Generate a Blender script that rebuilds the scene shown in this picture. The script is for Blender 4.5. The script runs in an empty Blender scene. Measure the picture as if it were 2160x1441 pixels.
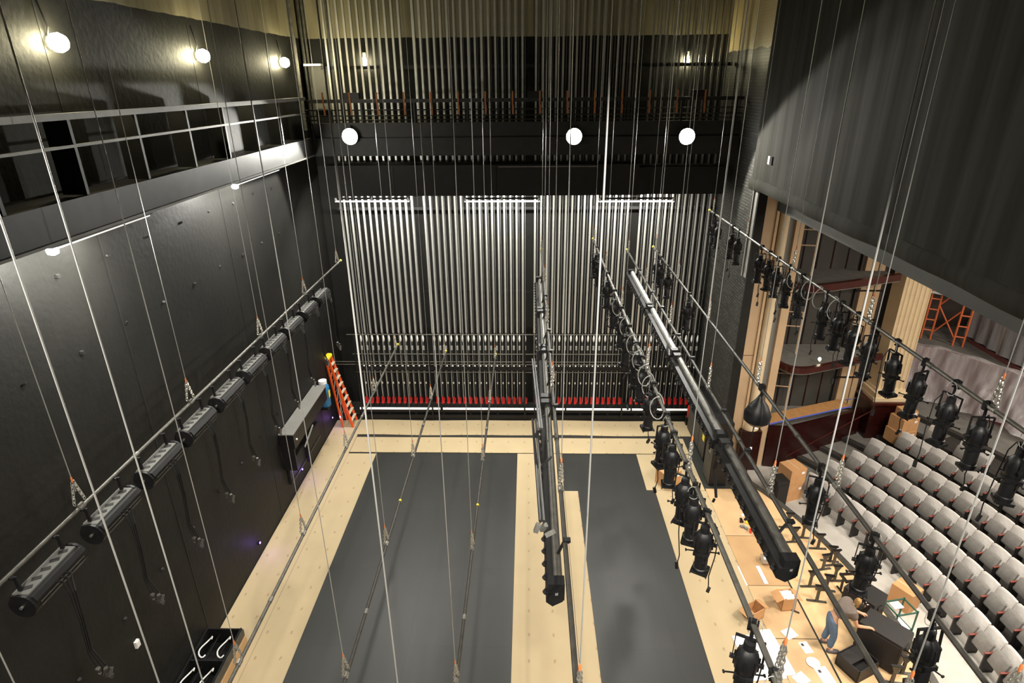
import bpy, math, random
from mathutils import Vector, Matrix, Euler
random.seed(7)
R = math.radians
scene = bpy.context.scene
col = scene.collection
PI = math.pi

# ------------------------------------------------------------------ camera
CAM_H = 11.875
_p, _y, _r, FPX = R(23.178), R(1.594), R(-0.526), 1275.5
_F = Vector((-math.sin(_y) * math.cos(_p), math.cos(_y) * math.cos(_p), -math.sin(_p)))
_R0 = Vector((math.cos(_y), math.sin(_y), 0)); _U0 = _R0.cross(_F)
_Rt = _R0 * math.cos(_r) + _U0 * math.sin(_r)
_U = _U0 * math.cos(_r) - _R0 * math.sin(_r)
CAM = Vector((0, 0, CAM_H))
cd = bpy.data.cameras.new('camera'); cam = bpy.data.objects.new('camera', cd); col.objects.link(cam)
cd.sensor_fit = 'HORIZONTAL'; cd.sensor_width = 36.0; cd.lens = 36.0 * FPX / 2160.0
cd.clip_start = 0.05; cd.clip_end = 200
m = Matrix.Identity(4)
for i in range(3):
    m[i][0] = _Rt[i]; m[i][1] = _U[i]; m[i][2] = -_F[i]; m[i][3] = CAM[i]
cam.matrix_world = m
scene.camera = cam

def at(u, v, x=None, y=None, z=None):
    """surveyed point: where the sight line of (u, v) meets a known plane of the building"""
    d = _Rt * ((u - 1080) / FPX) - _U * ((v - 720.5) / FPX) + _F
    if x is not None: t = x / d.x
    elif y is not None: t = y / d.y
    else: t = (z - CAM_H) / d.z
    return CAM + d * t

# ------------------------------------------------------------------ world, exposure
w = bpy.data.worlds.new('world'); scene.world = w; w.use_nodes = True
w.node_tree.nodes['Background'].inputs[0].default_value = (0.9, 1.0, 0.9, 1)
w.node_tree.nodes['Background'].inputs[1].default_value = 0.012
vs = scene.view_settings
vs.view_transform = 'Standard'; vs.look = 'None'; vs.exposure = 0.0; vs.gamma = 1.0
vs.use_curve_mapping = False

def lamp(name, kind, loc, energy, color, target=None, size=0.3, size_y=None, spot=None, blend=0.5):
    d = bpy.data.lights.new(name, kind); d.energy = energy; d.color = color
    if kind == 'AREA':
        d.shape = 'RECTANGLE'; d.size = size; d.size_y = size_y or size
    else:
        d.shadow_soft_size = size
    if kind == 'SPOT':
        d.spot_size = R(spot or 120); d.spot_blend = blend
    o = bpy.data.objects.new(name, d); col.objects.link(o); o.location = loc
    if target is not None:
        o.rotation_euler = (Vector(target) - Vector(loc)).to_track_quat('-Z', 'Y').to_euler()
    return o

COOL = (1.0, 0.975, 0.88); WARM = (1.0, 0.86, 0.66); SOD = (1.0, 0.91, 0.60)
# work floods on the near loading gallery (behind the camera), shining across the stage
for x in (-3.6, 0.4, 4.4):
    lamp('near_gallery_flood', 'SPOT', (x, 0.55, 12.4), 2800, (1.0, 0.94, 0.84), (x * 0.6, 8.6, 0), 0.12, spot=92, blend=0.55)
# house lights over the auditorium
for x, y, e in ((9.6, 8.0, 900), (13.2, 12.5, 560), (13.5, 6.5, 520), (20.0, 15.0, 650)):
    lamp('house_light', 'AREA', (x, y, 9.2), e, (1.0, 0.9, 0.78), (x, y, 0), 1.6)

# ------------------------------------------------------------------ materials
MATS = {}
def nt(name):
    mt = bpy.data.materials.new(name); mt.use_nodes = True
    n = mt.node_tree.nodes; b = n['Principled BSDF']
    return mt, n, mt.node_tree.links, b
def M(name, c, rough=0.6, metal=0.0, var=0.0, scale=6.0, bump=0.0, bscale=40.0, stretch=None, emit=None, estr=0.0, spec=0.5):
    if name in MATS: return MATS[name]
    mt, n, L, b = nt(name)
    b.inputs['Base Color'].default_value = (*c, 1); b.inputs['Roughness'].default_value = rough
    b.inputs['Metallic'].default_value = metal; b.inputs['Specular IOR Level'].default_value = spec
    if emit:
        b.inputs['Emission Color'].default_value = (*emit, 1); b.inputs['Emission Strength'].default_value = estr
    tc = n.new('ShaderNodeTexCoord')
    if var or bump:
        mp = n.new('ShaderNodeMapping'); L.new(tc.outputs['Object'], mp.inputs[0])
        mp.inputs['Scale'].default_value = stretch or (1, 1, 1)
    if var:
        t = n.new('ShaderNodeTexNoise'); t.inputs['Scale'].default_value = scale; t.inputs['Detail'].default_value = 6
        L.new(mp.outputs[0], t.inputs['Vector'])
        r = n.new('ShaderNodeValToRGB'); L.new(t.outputs['Fac'], r.inputs[0])
        r.color_ramp.elements[0].position = 0.3; r.color_ramp.elements[1].position = 0.72
        r.color_ramp.elements[0].color = (*[max(0, k * (1 - var)) for k in c], 1)
        r.color_ramp.elements[1].color = (*[min(1, k * (1 + var)) for k in c], 1)
        L.new(r.outputs[0], b.inputs['Base Color'])
    if bump:
        t2 = n.new('ShaderNodeTexNoise'); t2.inputs['Scale'].default_value = bscale; t2.inputs['Detail'].default_value = 4
        L.new(mp.outputs[0], t2.inputs['Vector'])
        bp = n.new('ShaderNodeBump'); bp.inputs['Strength'].default_value = bump; bp.inputs['Distance'].default_value = 0.02
        L.new(t2.outputs['Fac'], bp.inputs['Height']); L.new(bp.outputs[0], b.inputs['Normal'])
    MATS[name] = mt; return mt

M('black_metal', (0.0075, 0.0075, 0.008), 0.45, 0.0, 0.25, 8, spec=0.35)
M('black_paint', (0.012, 0.012, 0.011), 0.6, 0, 0.2, 3, spec=0.3)
M('girder_black', (0.018, 0.018, 0.017), 0.5, 0, 0.25, 4, spec=0.35)
M('batten_pipe', (0.11, 0.105, 0.092), 0.42, 0.6, 0.25, 10)
M('batten_dark', (0.045, 0.042, 0.036), 0.45, 0.4, 0.25, 10)
M('pipe_metal', (0.20, 0.195, 0.175), 0.42, 0.65, 0.25, 10)
M('pipe_dark', (0.085, 0.08, 0.07), 0.45, 0.5, 0.25, 10)
M('aluminium', (0.66, 0.66, 0.63), 0.38, 0.75, 0.06, 5)
M('galv', (0.55, 0.56, 0.55), 0.4, 0.8, 0.15, 20)
M('chain', (0.72, 0.70, 0.64), 0.32, 0.9, 0.15, 30)
M('wire', (0.50, 0.50, 0.48), 0.42, 0.7)
M('rope_dark', (0.10, 0.10, 0.095), 0.8)
M('rope', (0.33, 0.33, 0.31), 0.8, 0, 0.2, 30)
M('white_plastic', (0.82, 0.82, 0.80), 0.45)
M('glow_white', (0.9, 0.9, 0.9), 0.4, emit=(1, 1, 1), estr=0.5)
M('red', (0.52, 0.012, 0.01), 0.45)
M('orange_tape', (0.55, 0.16, 0.045), 0.6)
M('strap_brown', (0.33, 0.12, 0.035), 0.7)
M('yellow', (0.85, 0.68, 0.03), 0.5)
M('ladder_orange', (0.80, 0.095, 0.012), 0.45, 0, 0.1, 8)
M('ladder_step', (0.72, 0.68, 0.52), 0.5, 0.3)
M('blue', (0.02, 0.16, 0.36), 0.5)
M('paper_white', (0.86, 0.86, 0.84), 0.7)
M('seat_cloth', (0.61, 0.585, 0.555), 0.85, 0, 0.07, 14, 0.15, 120)
M('seat_cushion', (0.20, 0.19, 0.175), 0.85, 0, 0.1, 14)
M('seat_black', (0.016, 0.014, 0.014), 0.5)
M('arm_wood', (0.19, 0.04, 0.026), 0.4, 0, 0.15, 20)
M('carton', (0.54, 0.29, 0.125), 0.85, 0, 0.08, 4)
M('carton_tape', (0.62, 0.42, 0.22), 0.4)
M('red_wood', (0.022, 0.0035, 0.003), 0.3, 0, 0.3, 3, stretch=(1, 1, 6))
M('rail_wood', (0.05, 0.0075, 0.005), 0.28, 0, 0.2, 3)
M('tan_panel', (0.57, 0.40, 0.235), 0.6, 0, 0.07, 2)
M('tan_plain', (0.55, 0.385, 0.23), 0.6, 0, 0.06, 2)
M('cream', (0.70, 0.56, 0.36), 0.5, 0, 0.05, 3)
M('grey_paint', (0.19, 0.185, 0.17), 0.6, 0, 0.08, 2)
M('vent_grey', (0.13, 0.13, 0.12), 0.5, 0.2, 0.1, 6)
M('header_grey', (0.07, 0.07, 0.064), 0.6, 0, 0.1, 1.5)
M('house_panel', (0.055, 0.051, 0.042), 0.7, 0, 0.12, 2)
M('plank', (0.52, 0.27, 0.10), 0.6, 0, 0.15, 3, stretch=(8, 1, 1))
M('tape_blue', (0.12, 0.16, 0.62), 0.6)
M('concrete_floor', (0.50, 0.475, 0.43), 0.75, 0, 0.12, 1.2, 0.1, 60)
M('carpet', (0.17, 0.162, 0.145), 0.95, 0, 0.15, 3, 0.3, 200)
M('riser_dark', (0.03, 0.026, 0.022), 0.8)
M('scaffold_orange', (0.72, 0.16, 0.05), 0.5)
M('skin', (0.62, 0.33, 0.20), 0.55)
M('hair', (0.45, 0.25, 0.09), 0.7, 0, 0.25, 30)
M('shirt', (0.17, 0.135, 0.115), 0.9, 0, 0.1, 20)
M('jeans', (0.10, 0.145, 0.215), 0.9, 0, 0.15, 30)
M('shoe', (0.09, 0.08, 0.085), 0.6)
M('glass_dark', (0.02, 0.022, 0.028), 0.08)
M('green_frame', (0.02, 0.09, 0.06), 0.5)
M('speaker_black', (0.012, 0.0105, 0.010), 0.55, 0, 0.2, 30)
M('grille', (0.012, 0.010, 0.010), 0.7)
M('lens', (0.02, 0.025, 0.03), 0.05)
M('apron_wood', (0.66, 0.44, 0.23), 0.5, 0, 0.10, 1.2, stretch=(4, 0.6, 1))
M('bulb_warm', (1, 0.95, 0.7), 0.5, emit=(1.0, 0.90, 0.56), estr=170)
M('bulb_small', (1, 0.95, 0.7), 0.5, emit=(1.0, 0.9, 0.6), estr=8)
M('bulb_cool', (1, 1, 1), 0.5, emit=(1.0, 0.99, 0.94), estr=70)
M('tube_glow', (1, 1, 1), 0.5, emit=(1.0, 0.96, 0.98), estr=7)
M('tube_dim', (.8, .8, .8), .4, emit=(1, .98, .95), estr=0.6)
M('rail_grey', (0.085, 0.082, 0.07), 0.5, 0.2, 0.15, 6)
M('house_dark', (0.05, 0.035, 0.03), 0.8, 0, 0.2, 1)
M('maroon', (0.17, 0.055, 0.05), 0.7, 0, 0.2, 1)
M('beige_wall', (0.36, 0.31, 0.26), 0.8, 0, 0.1, 1)

def stage_black():
    mt, n, L, b = nt('stage_black'); MATS['stage_black'] = mt
    tc = n.new('ShaderNodeTexCoord')
    mp = n.new('ShaderNodeMapping'); mp.inputs['Scale'].default_value = (2.2, 0.28, 1); L.new(tc.outputs['Object'], mp.inputs[0])
    t = n.new('ShaderNodeTexNoise'); t.inputs['Scale'].default_value = 1.1; t.inputs['Detail'].default_value = 5; L.new(mp.outputs[0], t.inputs[0])
    br = n.new('ShaderNodeTexBrick'); br.offset = 0; br.inputs['Scale'].default_value = 1.0
    br.inputs['Brick Width'].default_value = 1.22; br.inputs['Row Height'].default_value = 2.44; br.inputs['Mortar Size'].default_value = 0.004
    br.inputs['Color1'].default_value = (0.029, 0.030, 0.0285, 1); br.inputs['Color2'].default_value = (0.026, 0.027, 0.0255, 1); br.inputs['Mortar'].default_value = (0.020, 0.020, 0.019, 1)
    L.new(tc.outputs['Object'], br.inputs[0])
    mx = n.new('ShaderNodeMixRGB'); mx.blend_type = 'MULTIPLY'; mx.inputs[0].default_value = 1
    r = n.new('ShaderNodeValToRGB'); L.new(t.outputs['Fac'], r.inputs[0])
    r.color_ramp.elements[0].color = (0.8, 0.8, 0.8, 1); r.color_ramp.elements[1].color = (1.2, 1.2, 1.17, 1)
    L.new(br.outputs[0], mx.inputs[1]); L.new(r.outputs[0], mx.inputs[2]); L.new(mx.outputs[0], b.inputs['Base Color'])
    b.inputs['Roughness'].default_value = 0.42; b.inputs['Specular IOR Level'].default_value = 0.4
stage_black()

def kraft():
    mt, n, L, b = nt('kraft_paper'); MATS['kraft_paper'] = mt
    tc = n.new('ShaderNodeTexCoord')
    t = n.new('ShaderNodeTexNoise'); t.inputs['Scale'].default_value = 1.5; t.inputs['Detail'].default_value = 5; L.new(tc.outputs['Object'], t.inputs[0])
    r = n.new('ShaderNodeValToRGB'); L.new(t.outputs['Fac'], r.inputs[0])
    r.color_ramp.elements[0].color = (0.43, 0.335, 0.20, 1); r.color_ramp.elements[1].color = (0.485, 0.385, 0.235, 1)
    # printed maker's marks: small faint smudges in staggered rows
    mp = n.new('ShaderNodeMapping'); mp.inputs['Scale'].default_value = (1.75, 1.45, 1); mp.inputs['Location'].default_value = (0.13, 0.2, 0); L.new(tc.outputs['Object'], mp.inputs[0])
    fr = n.new('ShaderNodeVectorMath'); fr.operation = 'FRACTION'; L.new(mp.outputs[0], fr.inputs[0])
    sb = n.new('ShaderNodeVectorMath'); sb.operation = 'SUBTRACT'; sb.inputs[1].default_value = (0.5, 0.5, 0); L.new(fr.outputs[0], sb.inputs[0])
    ml = n.new('ShaderNodeVectorMath'); ml.operation = 'MULTIPLY'; ml.inputs[1].default_value = (1.6, 1.0, 0); L.new(sb.outputs[0], ml.inputs[0])
    ln = n.new('ShaderNodeVectorMath'); ln.operation = 'LENGTH'; L.new(ml.outputs[0], ln.inputs[0])
    t2 = n.new('ShaderNodeTexNoise'); t2.inputs['Scale'].default_value = 26; t2.inputs['Detail'].default_value = 2; L.new(tc.outputs['Object'], t2.inputs[0])
    a = n.new('ShaderNodeMath'); a.operation = 'MULTIPLY_ADD'; a.inputs[1].default_value = 0.16; L.new(t2.outputs['Fac'], a.inputs[0]); L.new(ln.outputs['Value'], a.inputs[2])
    lt = n.new('ShaderNodeMath'); lt.operation = 'LESS_THAN'; lt.inputs[1].default_value = 0.15; L.new(a.outputs[0], lt.inputs[0])
    f = n.new('ShaderNodeMath'); f.operation = 'MULTIPLY'; f.inputs[1].default_value = 0.55; L.new(lt.outputs[0], f.inputs[0])
    mx = n.new('ShaderNodeMixRGB'); mx.inputs[2].default_value = (0.25, 0.17, 0.09, 1)
    L.new(f.outputs[0], mx.inputs[0]); L.new(r.outputs[0], mx.inputs[1]); L.new(mx.outputs[0], b.inputs['Base Color'])
    b.inputs['Roughness'].default_value = 0.7; b.inputs['Specular IOR Level'].default_value = 0.3
kraft()
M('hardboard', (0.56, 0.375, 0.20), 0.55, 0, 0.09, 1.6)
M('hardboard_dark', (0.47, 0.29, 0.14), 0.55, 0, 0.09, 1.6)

def concrete_wall():
    # black-painted concrete below, bare buff concrete above a ragged paint line
    mt, n, L, b = nt('painted_concrete'); MATS['painted_concrete'] = mt
    g = n.new('ShaderNodeNewGeometry'); sp = n.new('ShaderNodeSeparateXYZ'); L.new(g.outputs['Position'], sp.inputs[0])
    t = n.new('ShaderNodeTexNoise'); t.inputs['Scale'].default_value = 1.3; t.inputs['Detail'].default_value = 7; L.new(g.outputs['Position'], t.inputs[0])
    a = n.new('ShaderNodeMath'); a.operation = 'MULTIPLY_ADD'; a.inputs[1].default_value = 0.10; L.new(t.outputs['Fac'], a.inputs[0]); L.new(sp.outputs['Z'], a.inputs[2])
    gt = n.new('ShaderNodeMath'); gt.operation = 'GREATER_THAN'; gt.inputs[1].default_value = 13.27; L.new(a.outputs[0], gt.inputs[0])
    r1 = n.new('ShaderNodeValToRGB'); L.new(t.outputs['Fac'], r1.inputs[0])
    r1.color_ramp.elements[0].position = .3; r1.color_ramp.elements[1].position = .7
    r1.color_ramp.elements[0].color = (0.0092, 0.0090, 0.0078, 1); r1.color_ramp.elements[1].color = (0.0138, 0.0134, 0.0118, 1)
    mp = n.new('ShaderNodeMapping'); mp.inputs['Scale'].default_value = (2, 2, 0.25); L.new(g.outputs['Position'], mp.inputs[0])
    t3 = n.new('ShaderNodeTexNoise'); t3.inputs['Scale'].default_value = 1.6; t3.inputs['Detail'].default_value = 6; L.new(mp.outputs[0], t3.inputs[0])
    r2 = n.new('ShaderNodeValToRGB'); L.new(t3.outputs['Fac'], r2.inputs[0])
    r2.color_ramp.elements[0].position = .3; r2.color_ramp.elements[1].position = .7
    r2.color_ramp.elements[0].color = (0.24, 0.21, 0.13, 1); r2.color_ramp.elements[1].color = (0.38, 0.34, 0.225, 1)
    mx = n.new('ShaderNodeMixRGB'); L.new(gt.outputs[0], mx.inputs[0]); L.new(r1.outputs[0], mx.inputs[1]); L.new(r2.outputs[0], mx.inputs[2])
    L.new(mx.outputs[0], b.inputs['Base Color'])
    b.inputs['Roughness'].default_value = 0.6; b.inputs['Specular IOR Level'].default_value = 0.22
    t4 = n.new('ShaderNodeTexNoise'); t4.inputs['Scale'].default_value = 9; t4.inputs['Detail'].default_value = 6; L.new(g.outputs['Position'], t4.inputs[0])
    bp = n.new('ShaderNodeBump'); bp.inputs['Strength'].default_value = 0.25; bp.inputs['Distance'].default_value = 0.03
    L.new(t4.outputs['Fac'], bp.inputs['Height']); L.new(bp.outputs[0], b.inputs['Normal'])
concrete_wall()

def brick_wall():
    mt, n, L, b = nt('painted_brick'); MATS['painted_brick'] = mt
    g = n.new('ShaderNodeNewGeometry'); sp = n.new('ShaderNodeSeparateXYZ'); L.new(g.outputs['Position'], sp.inputs[0])
    cb = n.new('ShaderNodeCombineXYZ'); L.new(sp.outputs['Y'], cb.inputs[0]); L.new(sp.outputs['Z'], cb.inputs[1])
    br = n.new('ShaderNodeTexBrick'); L.new(cb.outputs[0], br.inputs[0])
    br.inputs['Scale'].default_value = 1; br.inputs['Brick Width'].default_value = 0.23; br.inputs['Row Height'].default_value = 0.085; br.inputs['Mortar Size'].default_value = 0.014
    br.inputs['Color1'].default_value = (0.055, 0.053, 0.045, 1); br.inputs['Color2'].default_value = (0.03, 0.03, 0.026, 1); br.inputs['Mortar'].default_value = (0.014, 0.014, 0.012, 1)
    t = n.new('ShaderNodeTexNoise'); t.inputs['Scale'].default_value = 1.3; L.new(g.outputs['Position'], t.inputs[0])
    a = n.new('ShaderNodeMath'); a.operation = 'MULTIPLY_ADD'; a.inputs[1].default_value = 0.3; L.new(t.outputs['Fac'], a.inputs[0]); L.new(sp.outputs['Z'], a.inputs[2])
    gt = n.new('ShaderNodeMath'); gt.operation = 'GREATER_THAN'; gt.inputs[1].default_value = 12.85; L.new(a.outputs[0], gt.inputs[0])
    mx = n.new('ShaderNodeMixRGB'); L.new(gt.outputs[0], mx.inputs[0]); L.new(br.outputs[0], mx.inputs[1]); mx.inputs[2].default_value = (0.42, 0.34, 0.18, 1)
    L.new(mx.outputs[0], b.inputs['Base Color'])
    b.inputs['Roughness'].default_value = 0.5
    bp = n.new('ShaderNodeBump'); bp.inputs['Strength'].default_value = 0.9; bp.inputs['Distance'].default_value = 0.03; bp.invert = True
    L.new(br.outputs['Fac'], bp.inputs['Height']); L.new(bp.outputs[0], b.inputs['Normal'])
brick_wall()

def curtain_mat():
    mt, n, L, b = nt('fire_curtain'); MATS['fire_curtain'] = mt
    g = n.new('ShaderNodeNewGeometry'); mp = n.new('ShaderNodeMapping'); mp.inputs['Scale'].default_value = (1, 4.0, 0.22); L.new(g.outputs['Position'], mp.inputs[0])
    t = n.new('ShaderNodeTexNoise'); t.inputs['Scale'].default_value = 2.2; t.inputs['Detail'].default_value = 7; L.new(mp.outputs[0], t.inputs[0])
    r = n.new('ShaderNodeValToRGB'); L.new(t.outputs['Fac'], r.inputs[0])
    r.color_ramp.elements[0].position = .3; r.color_ramp.elements[1].position = .7
    r.color_ramp.elements[0].color = (0.0165, 0.0155, 0.0108, 1); r.color_ramp.elements[1].color = (0.029, 0.027, 0.020, 1)
    L.new(r.outputs[0], b.inputs['Base Color']); b.inputs['Roughness'].default_value = 0.9; b.inputs['Specular IOR Level'].default_value = 0.15
curtain_mat()

def plastic_mat():
    mt, n, L, b = nt('plastic_sheet'); MATS['plastic_sheet'] = mt
    out = n['Material Output']; b.inputs['Base Color'].default_value = (0.80, 0.78, 0.79, 1); b.inputs['Roughness'].default_value = 0.25
    tr = n.new('ShaderNodeBsdfTransparent'); mx = n.new('ShaderNodeMixShader')
    tc = n.new('ShaderNodeTexCoord'); t = n.new('ShaderNodeTexNoise'); t.inputs['Scale'].default_value = 2.0; t.inputs['Detail'].default_value = 4
    mp = n.new('ShaderNodeMapping'); mp.inputs['Scale'].default_value = (3.2, 3.2, .35); L.new(tc.outputs['Object'], mp.inputs[0]); L.new(mp.outputs[0], t.inputs[0])
    mr = n.new('ShaderNodeMapRange'); mr.inputs[1].default_value = .3; mr.inputs[2].default_value = .7; mr.inputs[3].default_value = 0.27; mr.inputs[4].default_value = 0.52; L.new(t.outputs['Fac'], mr.inputs[0])
    L.new(mr.outputs[0], mx.inputs[0]); L.new(tr.outputs[0], mx.inputs[1]); L.new(b.outputs[0], mx.inputs[2]); L.new(mx.outputs[0], out.inputs[0])
plastic_mat()

# ------------------------------------------------------------------ geometry helpers
class G:
    def __init__(s): s.v = []; s.f = []
    def add(s, vs, fs):
        o = len(s.v); s.v += [tuple(p) for p in vs]; s.f += [tuple(i + o for i in f) for f in fs]; return s
    def box(s, c, d, rot=None):
        x, y, z = d[0] / 2, d[1] / 2, d[2] / 2
        vs = [Vector(p) for p in ((-x,-y,-z),(x,-y,-z),(x,y,-z),(-x,y,-z),(-x,-y,z),(x,-y,z),(x,y,z),(-x,y,z))]
        if rot is not None:
            mm = rot if isinstance(rot, Matrix) else Euler(rot).to_matrix()
            vs = [mm @ p for p in vs]
        c = Vector(c)
        return s.add([p + c for p in vs], [(3,2,1,0),(4,5,6,7),(0,1,5,4),(1,2,6,5),(2,3,7,6),(3,0,4,7)])
    def bx(s, x0, x1, y0, y1, z0, z1):
        return s.box(((x0+x1)/2, (y0+y1)/2, (z0+z1)/2), (abs(x1-x0), abs(y1-y0), abs(z1-z0)))
    def bevbox(s, c, d, b, rotz=0):
        # box with chamfered vertical and top edges
        x, y, z = d[0]/2, d[1]/2, d[2]
        ring = lambda ex, h: [(-x+ex, -y, h), (x-ex, -y, h), (x, -y+ex, h), (x, y-ex, h), (x-ex, y, h), (-x+ex, y, h), (-x, y-ex, h), (-x, -y+ex, h)]
        sc = lambda r, k, h: [(px*k if 0 else px*(1-b/x), py*(1-b/y), h) for px, py, _ in r]
        r0 = ring(b, 0); r1 = ring(b, z-b); r2 = sc(ring(b, z), 1, z)
        vs = r0 + r1 + r2; fs = [tuple(range(7, -1, -1)), tuple(range(16, 24))]
        for k in (0, 8):
            for i in range(8): fs.append((k+i, k+(i+1) % 8, k+8+(i+1) % 8, k+8+i))
        mm = Matrix.Rotation(rotz, 3, 'Z'); c = Vector(c)
        return s.add([mm @ Vector(p) + c for p in vs], fs)
    def cyl(s, p0, p1, r0, r1=None, n=10, cap=True):
        p0, p1 = Vector(p0), Vector(p1); r1 = r0 if r1 is None else r1
        q = (p1 - p0).to_track_quat('Z', 'Y').to_matrix()
        vs = []
        for p, r in ((p0, r0), (p1, r1)):
            for i in range(n):
                a = 2 * PI * i / n; vs.append(p + q @ Vector((r * math.cos(a), r * math.sin(a), 0)))
        fs = [(i, (i+1) % n, n + (i+1) % n, n + i) for i in range(n)]
        if cap: fs += [tuple(range(n-1, -1, -1)), tuple(range(n, 2*n))]
        return s.add(vs, fs)
    def tube(s, pts, r, n=6, cap=True):
        pts = [Vector(p) for p in pts]; vs = []; fs = []
        up = None
        for i, p in enumerate(pts):
            t = (pts[min(i+1, len(pts)-1)] - pts[max(i-1, 0)]).normalized()
            if up is None:
                up = Vector((0, 0, 1)) if abs(t.z) < .9 else Vector((1, 0, 0))
            a = t.cross(up).normalized(); b = a.cross(t); up = b
            rr = r[i] if isinstance(r, (list, tuple)) else r
            for k in range(n):
                an = 2 * PI * k / n; vs.append(p + a * rr * math.cos(an) + b * rr * math.sin(an))
        for i in range(len(pts) - 1):
            for k in range(n): fs.append((i*n+k, (i+1)*n+k, (i+1)*n+(k+1) % n, i*n+(k+1) % n))
        if cap: fs += [tuple(range(n)), tuple(range(len(pts)*n-1, (len(pts)-1)*n-1, -1))]
        return s.add(vs, fs)
    def lathe(s, prof, c=(0,0,0), n=16, mat=None, cap=True):
        vs = []; fs = []; c = Vector(c)
        for r, z in prof:
            for i in range(n):
                a = 2 * PI * i / n; p = Vector((r*math.cos(a), r*math.sin(a), z))
                vs.append((mat @ p if mat else p) + c)
        for j in range(len(prof)-1):
            for i in range(n): fs.append((j*n+i, j*n+(i+1) % n, (j+1)*n+(i+1) % n, (j+1)*n+i))
        if cap: fs += [tuple(range(n-1,-1,-1)), tuple(range((len(prof)-1)*n, len(prof)*n))]
        return s.add(vs, fs)
    def prism(s, pts, a, b, axis='z'):
        """polygon pts (2d) extruded a..b along axis; 2d = (x,y) for z, (x,z) for y, (y,z) for x"""
        mk = {'z': lambda p, h: (p[0], p[1], h), 'y': lambda p, h: (p[0], h, p[1]), 'x': lambda p, h: (h, p[0], p[1])}[axis]
        n = len(pts); vs = [mk(p, a) for p in pts] + [mk(p, b) for p in pts]
        fs = [tuple(range(n-1,-1,-1)), tuple(range(n, 2*n))] + [(i, (i+1) % n, n+(i+1) % n, n+i) for i in range(n)]
        return s.add(vs, fs)
    def torus(s, c, R0, r0, rot=None, n=10, k=5, stretch=1.0):
        vs = []; fs = []; c = Vector(c)
        for i in range(n):
            a = 2*PI*i/n
            for j in range(k):
                b = 2*PI*j/k
                p = Vector(((R0 + r0*math.cos(b))*math.cos(a), (R0 + r0*math.cos(b))*math.sin(a)*stretch, r0*math.sin(b)))
                if rot is not None: p = Euler(rot).to_matrix() @ p
                vs.append(p + c)
        for i in range(n):
            for j in range(k): fs.append((i*k+j, ((i+1) % n)*k+j, ((i+1) % n)*k+(j+1) % k, i*k+(j+1) % k))
        return s.add(vs, fs)
    def sheet(s, fn, nu, nv, thick=None):
        vs = [fn(i/nu, j/nv) for j in range(nv+1) for i in range(nu+1)]
        fs = [(j*(nu+1)+i, j*(nu+1)+i+1, (j+1)*(nu+1)+i+1, (j+1)*(nu+1)+i) for j in range(nv) for i in range(nu)]
        return s.add(vs, fs)
    def mesh(s, name, mat, smooth=False):
        me = bpy.data.meshes.new(name); me.from_pydata(s.v, [], s.f); me.materials.append(MATS[mat])
        if smooth:
            for p in me.polygons: p.use_smooth = True
            try: me.set_sharp_from_angle(angle=R(40))
            except Exception: pass
        me.update(); return me
    def build(s, name, mat, parent=None, smooth=False, local=False):
        """one mesh object. Top level: origin at its base; child of an unrotated Empty: verts in world space unless local"""
        if parent is None:
            xs = [p[0] for p in s.v]; ys = [p[1] for p in s.v]; zs = [p[2] for p in s.v]
            o0 = Vector(((min(xs)+max(xs))/2, (min(ys)+max(ys))/2, min(zs)))
        elif local: o0 = Vector((0, 0, 0))
        else:
            o0 = Vector((0, 0, 0)); q = parent
            while q is not None: o0 += q.location; q = q.parent
        s.v = [tuple(Vector(p) - o0) for p in s.v]
        ob = bpy.data.objects.new(name, s.mesh(name, mat, smooth)); col.objects.link(ob)
        if parent is None: ob.location = o0
        else: ob.parent = parent
        return ob

def tag(o, label, cat, group=None):
    o['label'] = label; o['category'] = cat
    if group: o['group'] = group
    return o
def struct(o, label=None):
    o['kind'] = 'structure'
    if label: o['label'] = label
    return o
def thing(name, label, cat, loc=(0,0,0), rotz=0, group=None):
    o = bpy.data.objects.new(name, None); col.objects.link(o); o.empty_display_size = 0.1
    o.location = loc; o.rotation_euler = (0, 0, rotz)
    return tag(o, label, cat, group)
def dup(root, loc=None, rot=None, label=None, group=None, parent=None):
    c = root.copy(); col.objects.link(c); c.parent = parent
    if loc is not None: c.location = loc
    if rot is not None: c.rotation_euler = rot
    if label: c['label'] = label
    if group: c['group'] = group
    for ch in [o for o in root.children]: dup(ch, parent=c)
    return c
def slab(name, x0, x1, y0, y1, z0, z1, mat, parent=None):
    return G().bx(x0, x1, y0, y1, z0, z1).build(name, mat, parent)
def ordw(n):   # 1-based ordinal in words
    o = ['', 'first', 'second', 'third', 'fourth', 'fifth', 'sixth', 'seventh', 'eighth', 'ninth', 'tenth', 'eleventh', 'twelfth', 'thirteenth', 'fourteenth', 'fifteenth', 'sixteenth', 'seventeenth', 'eighteenth', 'nineteenth']
    if n < 20: return o[n]
    t, r = divmod(n, 10)
    return (['', '', 'twentieth', 'thirtieth', 'fortieth', 'fiftieth', 'sixtieth'][t] if r == 0 else ['', '', 'twenty-', 'thirty-', 'forty-', 'fifty-', 'sixty-'][t] + o[r])
ORD = ['first', 'second', 'third', 'fourth', 'fifth', 'sixth', 'seventh', 'eighth', 'ninth', 'tenth', 'eleventh', 'twelfth', 'thirteenth', 'fourteenth', 'fifteenth', 'sixteenth', 'seventeenth', 'eighteenth', 'nineteenth', 'twentieth']

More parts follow.
